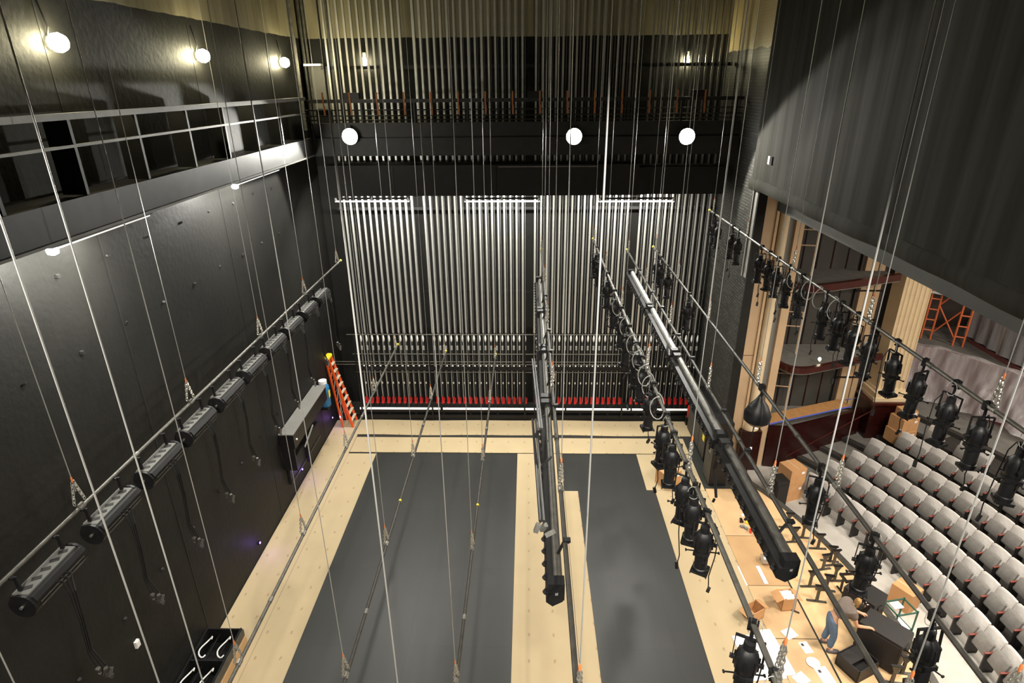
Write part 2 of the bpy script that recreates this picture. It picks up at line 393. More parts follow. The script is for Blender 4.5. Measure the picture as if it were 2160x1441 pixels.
#@@STRUCTURE
# ------------------------------------------------------------------ room shell
XL, YF, XP = -7.31, 21.5, 6.375       # black wall, counterweight wall, stage face of proscenium wall
YJ = 17.0                             # proscenium jamb
YN = -1.6
ZT = 17.0
struct(slab('floor', XL, 6.75, YN, YF, -0.25, 0, 'stage_black'), 'black painted stage floor')
wl = struct(slab('wall_left', XL - 0.4, XL, YN, YF, -0.25, ZT, 'painted_concrete'), 'black painted concrete wall behind the catwalk')
struct(slab('wall_back', XL - 0.4, 7.2, YF, YF + 0.4, -0.25, ZT, 'painted_concrete'), 'wall behind the counterweight guides')
struct(slab('wall_front', XL - 0.4, 7.2, YN - 0.4, YN, -0.25, ZT, 'painted_concrete'))
struct(slab('ceiling', XL - 0.4, 7.2, YN - 0.4, YF + 0.4, ZT, ZT + 0.3, 'black_paint'))
wr = struct(slab('wall_right', XP, XP + 0.18, YJ, YF, -0.25, ZT, 'painted_brick'), 'black painted brick wall beside the proscenium opening')
struct(slab('wall_right_near', XP, XP + 0.18, YN, 3.6, -0.25, ZT, 'painted_brick'))
struct(slab('wall_right_above', XP + 0.02, XP + 0.16, 3.6, YJ, 9.75, ZT, 'painted_brick'))
# seams and tie holes of the concrete wall
for k, y in enumerate((10.0, 14.4, 18.6, 5.6)):
    slab('form_seam', XL, XL + 0.006, y - 0.018, y + 0.018, 0, 13.1, 'black_paint', wl)
tie = G()
for zz in (7.9, 9.2, 3.0, 5.0):
    for k in range(11):
        y = 5.2 + k * 1.22 + (0.3 if zz < 6 else 0)
        tie.cyl((XL, y, zz + random.uniform(-.05, .05)), (XL + 0.012, y, zz), 0.05, 0.035, 8)
tie.build('tie_plugs', 'black_paint', wl)
# steel edge plate of the jamb (smoke pocket)
struct(tag(G().bx(XP - 0.06, XP, YJ, YJ + 0.30, 6.6, 13.0).bx(XP - 0.10, XP - 0.06, YJ + 0.22, YJ + 0.30, 6.6, 13.0).build('trim_1', 'grey_paint'), 'grey steel smoke pocket on the brick jamb', 'trim'))
slab('jamb_reveal', XP - 0.05, XP + 0.20, YJ - 0.06, YJ - 0.001, 0, 9.7, 'black_paint', wr)

# ------------------------------------------------------------------ floor coverings
def wavy_strip(name, x0, x1, y0, y1, mat, label, z=0.004, amp=0.0, cat='floor paper', group=None):
    nx = max(1, int((x1-x0)/0.6)); ny = max(1, int((y1-y0)/0.6)); g = G()
    ph = random.uniform(0, 6)
    f = lambda u, v: (x0 + (x1-x0)*u, y0 + (y1-y0)*v + amp*math.sin((x0 + (x1-x0)*u)*1.3 + ph)*math.sin(u*7), z)
    g.sheet(f, nx, ny)
    g.sheet(lambda u, v: (f(u, v)[0], f(u, v)[1], z + 0.003), nx, ny)
    return tag(g.build(name, mat), label, cat, group)
tx = at(738, 951, z=0).x
wavy_strip('paper_strip', XL + 0.02, tx, 1.0, 20.0, 'kraft_paper', 'brown floor paper strip laid against the black concrete wall')
wavy_strip('paper_strip', tx + 0.01, -5.27, 1.0, 17.74, 'kraft_paper', 'brown floor paper strip between the wall strip and the wide black floor area', 0.010)
wavy_strip('paper_strip', -6.9, 6.2, 18.98, 20.03, 'kraft_paper', 'long brown floor paper strip at the foot of the locking rail', 0.010, 0.035)
wavy_strip('paper_strip', tx + 0.02, 5.6, 17.82, 18.80, 'kraft_paper', 'long brown floor paper strip across the ends of the black floor areas', 0.017, 0.01)
wavy_strip('paper_strip', -0.34, 1.16, 1.0, 17.80, 'kraft_paper', 'brown floor paper strip between the two black floor areas', 0.006)
wavy_strip('paper_strip', 1.17, 1.60, 1.0, 15.72, 'kraft_paper', 'narrow brown floor paper strip under the border strip batten', 0.010)
wavy_strip('paper_strip', 3.77, 5.6, 15.80, 17.80, 'kraft_paper', 'short brown floor paper piece beside the electrical cabinet', 0.006)
x = at(1530, 1130, z=0).x
wavy_strip('paper_strip', 4.03, x, 1.0, 15.78, 'kraft_paper', 'brown floor paper strip under the spotlight batten', 0.012)
p = at(1595, 1131, z=0); q = at(1600, 1255, z=0); p2 = at(1560, 1235, z=0)
wavy_strip('hardboard_sheet', x + 0.01, 6.70, p.y, 15.9, 'hardboard', 'pale hardboard sheet on stage beside the scattered tools', 0.006, cat='board')
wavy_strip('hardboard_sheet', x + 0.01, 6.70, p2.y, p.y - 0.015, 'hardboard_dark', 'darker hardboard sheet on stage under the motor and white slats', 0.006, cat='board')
wavy_strip('hardboard_sheet', x + 0.01, 6.70, 10.3, p2.y - 0.015, 'hardboard', 'pale hardboard sheet on stage under the small carton', 0.006, cat='board')
wavy_strip('hardboard_sheet', x + 0.01, 6.70, 6.0, 10.28, 'hardboard', 'pale hardboard sheet on stage strewn with papers', 0.006, cat='board')
#@@RIG
# ------------------------------------------------------------------ counterweight guide wall
YR = 20.6
N0 = 60
SP = (6.10 + 6.23) / (N0 - 1)
RX = [-6.23 + i * SP for i in range(N0)]
gaps = {12, 30, 47}
gw = thing('guide_wall', 'wall of upright silver counterweight guide rails at the stage side', 'rigging', (0, YR, 0.3))
rail_me = None
live = [i for i in range(N0) if i not in gaps]
for i in live:
    if rail_me is None:
        g = G().bx(-.031, .031, -.007, .007, 3.1, 14.35).bx(-.006, .006, .007, .055, 0.2, 14.35).bx(-.011, .011, -.006, .007, 0.2, 3.1)
        ob = g.build('guide_rail', 'aluminium', gw, local=True); rail_me = ob.data
    else:
        ob = bpy.data.objects.new('guide_rail', rail_me); col.objects.link(ob); ob.parent = gw
    ob.location = (RX[i], 0, 0)
g = G()
for z in (4.6, 7.6, 12.0, 14.0): g.bx(-6.5, 6.3, 0.07, 0.13, z, z + 0.1)
g.build('wall_batten', 'black_metal', gw, local=True)
# hand ropes beside the guides
rope_proto = None
for rn, i in enumerate(live):
    rlab = '%s hand rope with pale knob, counted from the black concrete wall along the guide rails' % ordw(rn + 1)
    x = RX[i] + 0.085
    if rope_proto is None:
        t = thing('hand_rope', rlab, 'rope', (x, 20.42, 0.45), 0, 'hand ropes along the counterweight guides')
        G().cyl((0, 0, 0), (0, 0, 14.4), 0.009, n=6).build('rope', 'rope_dark', t, local=True)
        G().lathe([(0.012, 2.66), (0.032, 2.72), (0.038, 2.80), (0.026, 2.88), (0.012, 2.94)], n=8).build('knob', 'white_plastic', t, True, True)
        G().box((0, -0.01, 2.42), (0.06, 0.04, 0.16)).build('tag', 'rope', t, local=True)
        G().lathe([(0.012, 1.60), (0.028, 1.63), (0.028, 1.69), (0.012, 1.72)], n=6).build('clip', 'white_plastic', t, local=True)
        G().lathe([(0.012, 0.92), (0.024, 0.94), (0.024, 0.99), (0.012, 1.01)], n=6).build('clip', 'white_plastic', t, local=True)
        rope_proto = t
    else: dup(rope_proto, (x, 20.42, 0.45), None, rlab)
# locking rail
lr = thing('locking_rail', 'low black locking rail with white index strip and red rope locks', 'rigging', (0, 20.3, 0))
g = G().bx(-6.45, 6.2, 20.08, 20.5, 0, 0.20).bx(-6.45, 6.2, 20.16, 20.3, 0.28, 0.40)
for k in range(13): g.bx(-6.4 + k*1.045, -6.3 + k*1.045, 20.16, 20.3, 0.2, 0.3)
g.build('beam', 'black_metal', lr)
for a, b in ((-6.41, -3.32), (-3.22, 0.45), (0.52, 1.42), (1.48, 3.9), (3.96, 4.6), (4.66, 6.1)):
    slab('index_strip', a, b, 20.12, 20.16, 0.42, 0.49, 'glow_white', lr)  # painted strip, its brightness given as a glow in the white
lk = hd = None
for i in live:
    x = RX[i] + 0.085
    if lk is None:
        lk = G().box((0, 0, 0.55), (0.07, 0.12, 0.14)).box((0, -.02, 0.45), (0.05, 0.06, 0.18)).build('rope_lock', 'black_metal', lr, local=True)
        hd = G().box((0, -0.09, 0.78), (0.075, 0.04, 0.27), (-0.2, 0, 0)).box((0.06, -0.09, 0.76), (0.03, 0.03, 0.22), (-0.2, 0.12, 0)).build('handle', 'red', lk, local=True)
        a, b = lk, hd
    else:
        a = bpy.data.objects.new('rope_lock', lk.data); col.objects.link(a); a.parent = lr
        b = bpy.data.objects.new('handle', hd.data); col.objects.link(b); b.parent = a
    a.location = (x, 0.02, 0)
# guard rails in front of the arbors
gr = thing('guard_railing', 'thin black guard railing crossing in front of the counterweight guides', 'railing', (0, 20.05, 0))
for z, r, x0, x1 in ((3.55, .022, -6.55, 5.3), (2.78, .022, -6.4, 3.6), (2.47, .02, -7.2, 3.9), (2.36, .02, -7.2, 3.9), (2.05, .022, -6.35, 3.9)):
    G().cyl((x0, 20.05, z), (x1, 20.05, z), r, n=8).build('rail', 'pipe_dark', gr)
slab('toe_board', -6.2, 6.0, 20.03, 20.07, 2.13, 2.27, 'black_metal', gr)
for x in (-6.3, -3.6, -0.1, 3.55): slab('post', x - .025, x + .025, 20.02, 20.07, 0.02, 3.55, 'black_metal', gr)

# ------------------------------------------------------------------ loading gallery over the guides
YG = 19.1; XG = -6.66
lg = thing('loading_gallery', 'black steel loading gallery with work floods, crossing in front of the silver guide rails', 'catwalk', (0, YG, 9.8))
slab('girder', XG + .17, 6.3, YG, YG + 0.12, 9.85, 10.37, 'girder_black', lg)
slab('girder', XG + .17, 6.3, YG + 0.02, YG + 0.14, 10.42, 10.80, 'girder_black', lg)
slab('deck', XG + .17, 6.3, YG + 0.1, YG + 1.1, 10.36, 10.42, 'black_metal', lg)
slab('top_rail', XG + .1, 6.3, YG, YG + 0.07, 11.36, 11.46, 'girder_black', lg)
for z in (11.16, 11.0, 10.88): G().cyl((XG, YG + .03, z), (6.3, YG + .03, z), 0.018, n=8).build('rail', 'black_metal', lg)
for k in range(9): x = XG + .1 + k * 1.58; slab('post', x, x + .05, YG + .01, YG + .06, 10.8, 11.4, 'black_metal', lg)
for x in (-5.2, 0.2, 5.0): slab('control_box', x - .22, x + .22, YG - .02, YG + .2, 11.46, 11.64, 'black_metal', lg)
slab('conduit', -0.9, 2.1, YG - .05, YG - .02, 9.50, 9.53, 'pipe_metal', lg)
for k in range(15):
    x = -6.05 + k * 0.80
    t = tag(G().box((x, YG - 0.03, 11.53), (0.05, 0.025, 0.24)).box((x + .01, YG - 0.03, 11.15), (0.05, 0.025, 0.26)).box((x, YG - .025, 11.36), (0.04, 0.015, 0.24)).build('orange_strap', 'strap_brown'), '%s orange strap on the loading gallery top rail, counted from the black concrete wall' % ordw(k + 1), 'strap', 'orange straps on the gallery rail')
# black box duct below the gallery
du = thing('black_duct', 'long black cloth-covered duct hung under the loading gallery above the tube lights', 'duct', (0, YG + .3, 8.6))
g = G().bx(-6.5, 3.4, YG + .05, YG + .95, 8.63, 9.56)
g.build('duct_box', 'black_paint', du)
G().prism([(3.4, YG + .05), (3.8, YG + .22), (6.1, YG + .22), (6.1, YG + .95), (3.4, YG + .95)], 8.63, 9.46).build('duct_end', 'black_paint', du)
for x in (-4.2, -1.0, 2.2): slab('duct_seam', x, x + .03, YG + .03, YG + .05, 8.66, 9.56, 'black_metal', du)
# floods on the gallery
for i, (u, v, cx) in enumerate(((738, 288, 'left'), (1211, 288, 'mid'), (1449, 288, 'right'))):
    p = at(u, v, y=YG - 0.18)
    lab = ('bright round work flood on the gallery girder near the black concrete wall', 'bright round work flood at the middle of the gallery girder', 'bright round work flood on the gallery girder near the brick wall')[i]
    t = thing('work_flood', lab, 'work light', (p.x, YG - 0.05, p.z))
    mm = Matrix.Rotation(R(90), 3, 'X')
    G().lathe([(0.05, -0.03), (0.17, 0.02), (0.24, 0.12), (0.245, 0.14)], n=18, mat=mm).build('reflector', 'galv', t, True, True)
    G().lathe([(0.02, 0.17), (0.225, 0.15), (0.225, 0.14)], n=18, mat=mm).build('lens', 'bulb_cool', t, True, True)  # lens and reflector widened to stand in for the bloom around the lamp
    G().box((0, 0.0, 0.2), (0.06, 0.06, 0.2)).build('bracket', 'black_metal', t, local=True)
    lamp('work_flood_light', 'SPOT', (p.x, YG - 0.32, p.z), 1250, COOL, (p.x, YG - 0.32 - 5*math.cos(R(35)), p.z - 5*math.sin(R(35))), 0.10, spot=122, blend=0.12)
# fluorescent strips under the duct
for i, (u0, u1) in enumerate(((707, 863), (980, 1138), (1263, 1422))):
    a = at(u0, 425, y=YG + .12); b = at(u1, 425, y=YG + .12); z = a.z
    lab = ('lit tube light hung under the black duct at its end by the concrete wall', 'lit tube light hung under the middle of the black duct', 'lit tube light hung under the black duct nearest the brick wall')[i]
    t = thing('tube_light', lab, 'tube light', ((a.x + b.x)/2, YG + .12, z)); L = (b.x - a.x)
    G().box((0, 0.02, 0.09), (L, 0.05, 0.05)).build('channel', 'black_metal', t, local=True)
    G().cyl((-L/2, 0, 0), (L/2, 0, 0), 0.022, n=10).build('tube', 'tube_glow', t, True, True)
    for sx in (-1, 1): G().box((sx*(L/2 - .03), 0.0, 0.05), (0.05, 0.07, 0.12)).build('end_bracket', 'white_plastic', t, local=True)
    G().bx(-.015, .015, -.01, .01, .055, 8.63 - z).box((-.05, 0.0, 0.06), (0.04, 0.02, 0.03)).build('hanger', 'white_plastic', t, local=True)
    lamp('tube_light_glow', 'AREA', ((a.x + b.x)/2, YG + .12, z - .035), 300, COOL, ((a.x + b.x)/2, YG + 1.2, z - 1.9), L, 0.06)

# ------------------------------------------------------------------ catwalk along the black wall
cw = thing('catwalk', 'black steel catwalk along the concrete wall with open railing bays', 'catwalk', (XG, 10, 9.8))
slab('girder', XG, XG + 0.10, YN, YG - .01, 9.90, 10.38, 'girder_black', cw)
slab('flange', XG + 0.02, XG + 0.16, YN, YG - .01, 9.86, 9.90, 'rail_grey', cw)
slab('deck', XL, XG, YN, YG - .01, 10.30, 10.34, 'black_metal', cw)
slab('top_rail', XG, XG + 0.09, YN, YG - .01, 11.44, 11.53, 'rail_grey', cw)
slab('mid_rail', XG + .01, XG + 0.06, YN, YG - .01, 11.06, 11.10, 'rail_grey', cw)
post_y = [9.09, 10.70, 12.34, 13.86, 15.42, 17.05, 18.60, 7.5, 5.9, 4.3]
for y in post_y:
    G().bx(XG - 0.32, XG + 0.05, y - 0.03, y + 0.03, 10.38, 11.44).build('post', 'girder_black', cw)
for (v0, v1, y0, y1) in ((0, 0, 0, 0),): pass
for i, (u0, v0, u1, v1) in enumerate(((105, 521, 318, 458), (495, 390, 590, 363))):
    a = at(u0, v0, x=XG + .02); b = at(u1, v1, x=XG + .02); z = 9.76
    lab = ('lit tube light under the catwalk girder, the one farther from the counterweight wall', 'lit tube light under the catwalk girder, the one closer to the counterweight wall')[i]
    t = thing('tube_light', lab, 'tube light', (XG + .0, (a.y + b.y)/2, z)); L = b.y - a.y
    G().box((0, 0, 0.07), (0.12, L, 0.05)).build('channel', 'black_metal', t, local=True)
    G().cyl((0, -L/2, 0.02), (0, L/2, 0.02), 0.016, n=10).build('tube', 'tube_dim', t, True, True)
    G().lathe([(0.02, -.06), (0.07, -.04), (0.08, 0.02), (0.04, 0.05)], (0, -L/2 + .05, 0.0), 10).build('end_lamp', 'bulb_cool', t, True, True)
    for k in range(3): G().cyl((0, -L/2 + L*(k + .5)/3, 0.09), (0, -L/2 + L*(k + .5)/3, 0.14), 0.012, n=6).build('hanger', 'galv', t, local=True)
    lamp('tube_light_glow', 'AREA', (XG - .02, (a.y + b.y)/2, z - .03), 250, COOL, (XL, (a.y + b.y)/2, z - 1.3), 0.06, L)
    lamp('end_lamp_glow', 'POINT', (XG + .02, a.y + .05, z - .14), 230, COOL, size=0.06)
# wall lamps above the catwalk
for i, (u, v) in enumerate(((118, 90), (425, 118), (598, 132))):
    p = at(u, v, x=XL + 0.12)
    lab = ('glowing bulkhead lamp on the black concrete wall, farthest from the counterweight wall', 'glowing bulkhead lamp on the black concrete wall, middle one of the row above the catwalk', 'glowing bulkhead lamp on the black concrete wall, next to the corner conduits')[i]
    t = thing('wall_lamp', lab, 'wall lamp', (XL, p.y, p.z))
    mm = Matrix.Rotation(R(90), 3, 'Y')
    G().lathe([(0.1, 0), (0.1, 0.05), (0.06, 0.06)], n=12, mat=mm).build('base', 'galv', t, True, True)
    G().lathe([(0.07, 0.06), (0.13, 0.1), (0.14, 0.18), (0.10, 0.26), (0.02, 0.29)], n=14, mat=mm).build('globe', 'bulb_warm', t, True, True)
    G().tube([(0.02, 0, 0.1), (0.06, 0, 0.22), (0.05, -.02, 0.34), (0.02, -.04, 0.6)], 0.014, 6).build('feed_conduit', 'black_metal', t, local=True)
for i, (u, v) in enumerate(((769, 130), (1449, 128))):
    p = at(u, v, y=YF - 0.1)
    lab = ('glowing caged bulb behind the guide rails near the concrete wall corner', 'glowing caged bulb behind the guide rails near the brick wall')[i]
    t = thing('caged_bulb', lab, 'wall lamp', (p.x, YF - .02, p.z))
    G().box((0, -0.03, 0.2), (0.1, 0.08, 0.14)).build('base', 'galv', t, local=True)
    G().lathe([(0.02, -0.15), (0.075, -0.1), (0.085, 0.0), (0.06, 0.1), (0.03, 0.14)], (0, -.1, 0), 12).build('globe', 'bulb_warm', t, True, True)
p = at(1187+55, 125, y=YF - .1)
# corner conduits
for i, (x, y) in enumerate(((XL + .08, 21.38), (XL + .2, 21.42), (XL + .06, 20.7), (XL + 0.95, 21.42))):
    tag(G().cyl((x, y, 10.5), (x, y, 16.9), 0.045 if i % 2 else 0.06, n=8).build('conduit', 'pipe_metal'), ('thick upright conduit in the upper wall corner', 'slim upright conduit in the upper wall corner', 'upright conduit on the concrete wall by the corner lamp', 'slim upright conduit on the counterweight wall near the corner')[i], 'conduit')
t = thing('junction_box', 'pale electrical junction cabinet high in the corner beside the conduits', 'electrical box', (-6.75, 21.4, 11.0))
slab('cabinet', -7.0, -6.45, 21.2, 21.48, 11.1, 12.4, 'grey_paint', t); slab('cover', -6.98, -6.47, 21.17, 21.2, 11.13, 12.37, 'grey_paint', t); slab('shelf', -7.15, -6.6, 21.0, 21.48, 12.42, 12.48, 'galv', t)
pp = at(1575, 165, y=21.3)
t = thing('junction_box', 'pale upright electrical cabinet high beside the brick wall', 'electrical box', (pp.x, 21.4, 11.0))
slab('cabinet', pp.x - .16, pp.x + .16, 21.2, 21.48, 11.5, 12.75, 'grey_paint', t); slab('hood', pp.x - .22, pp.x + .3, 21.15, 21.48, 12.78, 13.1, 'black_metal', t)
slab('lid', pp.x - .14, pp.x + .14, 21.18, 21.2, 11.53, 12.72, 'grey_paint', t)

# ------------------------------------------------------------------ fire curtain
XC = 6.25
def cur(u, v):
    y = 3.7 + (17.42 - 3.7) * u; z = 9.30 + (ZT - .1 - 9.30) * v
    return (XC + 0.010*math.sin(y*3.1) + 0.007*math.sin(y*9.7 + 1) + 0.006*math.sin(z*0.8 + y*2) + .004*math.sin(y*23), y, z)
t = thing('fire_curtain', 'huge dark fire curtain hanging raised in the proscenium opening', 'curtain', (XC, 10.5, 9.2))
g = G(); g.sheet(cur, 130, 10); g.sheet(lambda u, v: (cur(u, v)[0] + .03, *cur(u, v)[1:]), 130, 10)
g.build('cloth', 'fire_curtain', t, True)
def hem(u, v):
    a = 2*PI*v; y = 3.65 + (17.5 - 3.65)*u
    return (XC + 0.02 + 0.075*math.cos(a) + 0.02*math.sin(y*3.1), y, 9.24 + 0.16*math.sin(a) - 0.02*math.sin(y*1.1))
G().sheet(hem, 110, 10).build('bottom_pad', 'fire_curtain', t, True)
p = at(1623, 338, x=XC - .04)
slab('label_tag', XC - .06, XC - .045, p.y - .06, p.y + .06, p.z - .1, p.z + .1, 'paper_white', t)
# steel header of the proscenium, house side
hz = at(1699, 468, x=7.0).z
t = thing('proscenium_header', 'long grey header beam below the fire curtain over the proscenium opening', 'beam', (7.0, 10.3, hz))
slab('fascia', 6.86, 7.0, 3.0, 16.9, hz, hz + 0.50, 'header_grey', t); slab('soffit', 7.0, 7.9, 3.0, 16.9, hz + .02, hz + .12, 'header_grey', t)
slab('ledge', 6.74, 6.88, 3.0, 16.9, hz + .46, hz + .52, 'black_paint', t)
for k in range(9): y = 6.4 + k*1.22; slab('clip', 6.78, 6.86, y - .05, y + .05, hz + .44, hz + .56, 'chain', t)
slab('upper_wall', 7.0, 7.1, 3.0, 16.9, hz + 0.5, 10.88, 'house_dark', t)

# ------------------------------------------------------------------ battens and lift lines
BAT = [  # x, z, material, batten label, phrase for its lift lines, end cap
    (-5.81, 6.84, 'batten_pipe', 'pipe batten hung with vented wash lights along the black concrete wall', 'wash light batten'),
    (-4.26, 4.00, 'batten_pipe', 'low bare pipe batten above the paper strips by the black concrete wall', 'bare batten beside the wash lights'),
    (-2.69, 3.76, 'batten_dark', 'low bare pipe batten over the wide black floor, closer to the concrete wall', 'middle one of three bare battens'),
    (-1.05, 3.66, 'batten_dark', 'low bare pipe batten over the wide black floor, closer to the middle paper strip', 'bare batten beside the border strips'),
    (0.42, 7.18, 'batten_dark', 'pipe batten carrying black border strips above the middle paper strip', 'black border strip batten'),
    (1.98, 7.50, 'batten_pipe', 'pipe batten crowded with black spotlights, between the two border strip battens', 'spotlight batten between border strips'),
    (3.02, 7.16, 'batten_dark', 'pipe batten carrying thick silver-topped border strips toward the proscenium', 'silver-topped strip batten'),
    (3.82, 7.25, 'batten_dark', 'sparsely hung pipe batten between the silver-topped border strips and the proscenium', 'sparsely hung batten'),
    (5.39, 8.35, 'batten_pipe', 'highest pipe batten hung with spotlights close before the proscenium', 'highest spotlight batten')]
PICK = [17.78, 14.85, 12.02, 9.06, 6.26, 3.40]
links = {}
def chain_mesh(h):
    g = G()
    for sx in (-1, 1):
        n = 8
        for k in range(n):
            tt = (k + .5) / n; x = sx * (0.012 + 0.06 * (1 - tt)); z = 0.075 + (h - .085) * tt
            g.torus((0.02*sx*(1 - tt), x, z), 0.019, 0.0065, (R(90), 0, R(90) * (k % 2)), 8, 4, stretch=1.75)
    return g
for b, (bx_, bz, bm, blab, phrase) in enumerate(BAT):
    t = thing('pipe_batten', blab, 'batten', (bx_, 8.3, bz))
    G().cyl((bx_, -1.3, bz), (bx_, 18.1, bz), 0.028, n=12).build('pipe', bm, t, True)
    G().cyl((bx_, 18.07, bz), (bx_, 18.15, bz), 0.036, n=12).build('end_cap', 'yellow', t, True)
    for y in (1.6, 7.4, 13.4):
        G().cyl((bx_, y, bz), (bx_, y + .1, bz), 0.035, n=12).build('coupling', 'pipe_metal' if b < 4 else bm, t, True)
    if b in (2, 3):
        for y in (10.35, 4.4): G().cyl((bx_, y, bz), (bx_, y + .05, bz), 0.0305, n=12).build('tape_mark', 'yellow', t, True)
    for k, y in enumerate(PICK):
        if b == 2 and k == 5: y = 3.44
        lab = '%s lift line from the counterweight wall on the %s' % (ORD[k], phrase)
        l = thing('lift_line', lab, 'cable', (bx_, y, bz), 0, 'lift lines of the battens')
        h = 0.40
        if 'chain' not in links:
            links['cable'] = G().cyl((0, 0, h + .08), (0, 0, 20), 0.006, n=6).mesh('lift_cable', 'wire', True)
            links['chain'] = chain_mesh(h).mesh('bridle_chain', 'chain', True)
            links['sleeve'] = G().lathe([(0.008, h - .02), (0.012, h), (0.012, h + .045), (0.007, h + .07)], n=8).mesh('cable_sleeve', 'orange_tape', True)
            links['clamp'] = G().cyl((0, -.05, 0), (0, .05, 0), 0.036, n=10).box((0, 0, .04), (.03, .08, .03)).mesh('pipe_clamp', 'pipe_metal')
        o = bpy.data.objects.new('pipe_clamp', links['clamp']); col.objects.link(o); o.parent = t; o.location = (0, y - 8.3, 0)
        for nm, mk in (('cable', 'cable'), ('bridle_chain', 'chain'), ('sleeve', 'sleeve')):
            o = bpy.data.objects.new(nm, links[mk]); col.objects.link(o); o.parent = l
            if mk == 'cable': o.scale = (1, 1, (ZT - bz) / 20.0)
# one more cable dropping near the camera
tag(G().cyl((-3.03, 3.4, 1.0), (-3.03, 3.4, ZT), 0.007, n=6).build('spot_line', 'wire'), 'thick single steel cable dropping in front of the wash light batten', 'cable')
#@@FIX
# ------------------------------------------------------------------ lighting instruments
def make_spot():
    t = thing('spotlight', 'x', 'spotlight', (0, 0, 0))
    c = G().box((0, 0, 0.045), (0.05, 0.05, 0.03)).box((-0.045, 0, 0.0), (0.025, 0.05, 0.11)).box((0.04, 0, 0.02), (0.02, 0.05, 0.06)).cyl((0.0, 0, -0.16), (0.0, 0, -0.04), 0.02, n=8).box((0, 0, -0.045), (0.09, 0.05, 0.02))
    c.build('clamp', 'black_metal', t, local=True)
    y = G().box((0, 0, -0.16), (0.30, 0.035, 0.012))
    for s in (-1, 1): y.box((s*0.148, 0, -0.30), (0.010, 0.035, 0.28))
    y.build('yoke', 'black_metal', t, local=True)
    bd = G().lathe([(0.03, -0.19), (0.06, -0.195), (0.065, -0.27), (0.085, -0.29), (0.115, -0.33), (0.125, -0.42), (0.12, -0.50), (0.095, -0.53), (0.095, -0.55)], n=16)
    for k in range(8):
        a = k*PI/4; bd.box((0.124*math.cos(a), 0.124*math.sin(a), -0.42), (0.02, 0.012, 0.16), (0, 0, a))
    body = bd.build('housing', 'black_metal', t, True, True)
    for s in (-1, 1): G().cyl((s*0.12, 0, -0.42), (s*0.175, 0, -0.42), 0.025, n=8).build('lock_knob', 'black_metal', t, local=True)
    ga = G().box((0, 0, -0.575), (0.20, 0.20, 0.05)).build('gate', 'black_metal', t, local=True)
    for k in range(4):
        a = k*PI/2 + .35
        G().box((0.155*math.cos(a), 0.155*math.sin(a), -0.575), (0.12, 0.012, 0.012), (0, 0, a)).box((0.215*math.cos(a), 0.215*math.sin(a), -0.575), (0.02, 0.035, 0.016), (0, 0, a)).build('shutter_handle', 'black_metal', ga, local=True)
    G().lathe([(0.085, -0.60), (0.09, -0.62), (0.088, -0.80), (0.10, -0.81), (0.10, -0.85), (0.085, -0.86)], n=16).build('lens_tube', 'black_metal', t, True, True)
    fr = G().box((0, 0, -0.86), (0.22, 0.22, 0.012))
    for k in range(3): fr.box(((k - 1)*0.108 if k != 1 else 0, 0.11 if k == 1 else 0, -0.875), (0.012 if k != 1 else .2, 0.2 if k != 1 else .012, 0.035))
    fr.build('colour_frame', 'black_metal', t, local=True)
    G().cyl((0, 0, -0.875), (0, 0, -0.868), 0.075, n=14).build('lens', 'lens', t, local=True)
    G().tube([(0.03, 0.02, -0.2), (0.1, 0.06, -0.15), (0.17, 0.09, -0.3), (0.15, 0.12, -0.7), (0.10, 0.15, -1.05), (0.12, 0.13, -1.2)], 0.008, 6).build('tail_cable', 'black_metal', t, local=True)
    G().box((0.125, 0.13, -1.25), (0.045, 0.035, 0.10), (0.3, 0.2, 0)).build('plug', 'black_metal', t, local=True)
    pts = [(0.02 + 0.075*math.cos(a), 0.05, -0.07 + 0.095*math.sin(a)) for a in [i*2*PI/14 for i in range(13)]]
    G().tube(pts, 0.004, 5).build('safety_cable', 'rope', t, local=True)
    return t
def place_spots(proto, first, bi, items, group, lab):
    x, z = BAT[bi][0], BAT[bi][1]
    for k, (y, rz, tilt) in enumerate(items):
        l = lab % ORD[k] if '%s' in lab else lab
        if first[0]: first[0] = False; o = proto; o['label'] = l; o['group'] = group; o.location = (x, y, z); o.rotation_euler = (tilt, 0, rz)
        else: dup(proto, (x, y, z), (tilt, 0, rz), l, group)
sp = make_spot(); sp.scale = (0.84, 0.84, 0.98); fst = [True]
rr = lambda a: random.uniform(-a, a)
place_spots(sp, fst, 5, [(y, rr(.6) + (PI if i % 3 == 0 else 0), rr(.12)) for i, y in enumerate((17.0, 16.2, 14.45, 13.1, 11.95, 10.95, 10.1, 9.5, 8.5, 7.55, 7.05, 6.32, 5.9, 5.42, 3.93, 3.45))],
            'spotlights on the crowded batten', 'black spotlight, %s from the counterweight wall on the crowded batten between border strips')
place_spots(sp, fst, 8, [(y, rr(.5) + PI/2*(i % 2), rr(.08)) for i, y in enumerate((17.5, 17.05, 15.85, 15.4, 13.75, 13.25, 12.75, 12.15, 11.5, 10.45, 9.9, 9.35, 8.85, 8.22, 7.55, 6.9, 6.35, 5.7))],
            'spotlights on the highest batten', 'black spotlight, %s from the counterweight wall on the highest batten before the proscenium')
place_spots(sp, fst, 7, [(y, rr(.5), rr(.15)) for y in (17.3, 16.85, 15.9, 13.6, 6.66, 5.36, 4.3)],
            'spotlights on the sparsely hung batten', 'black spotlight, %s from the counterweight wall on the sparsely hung batten')
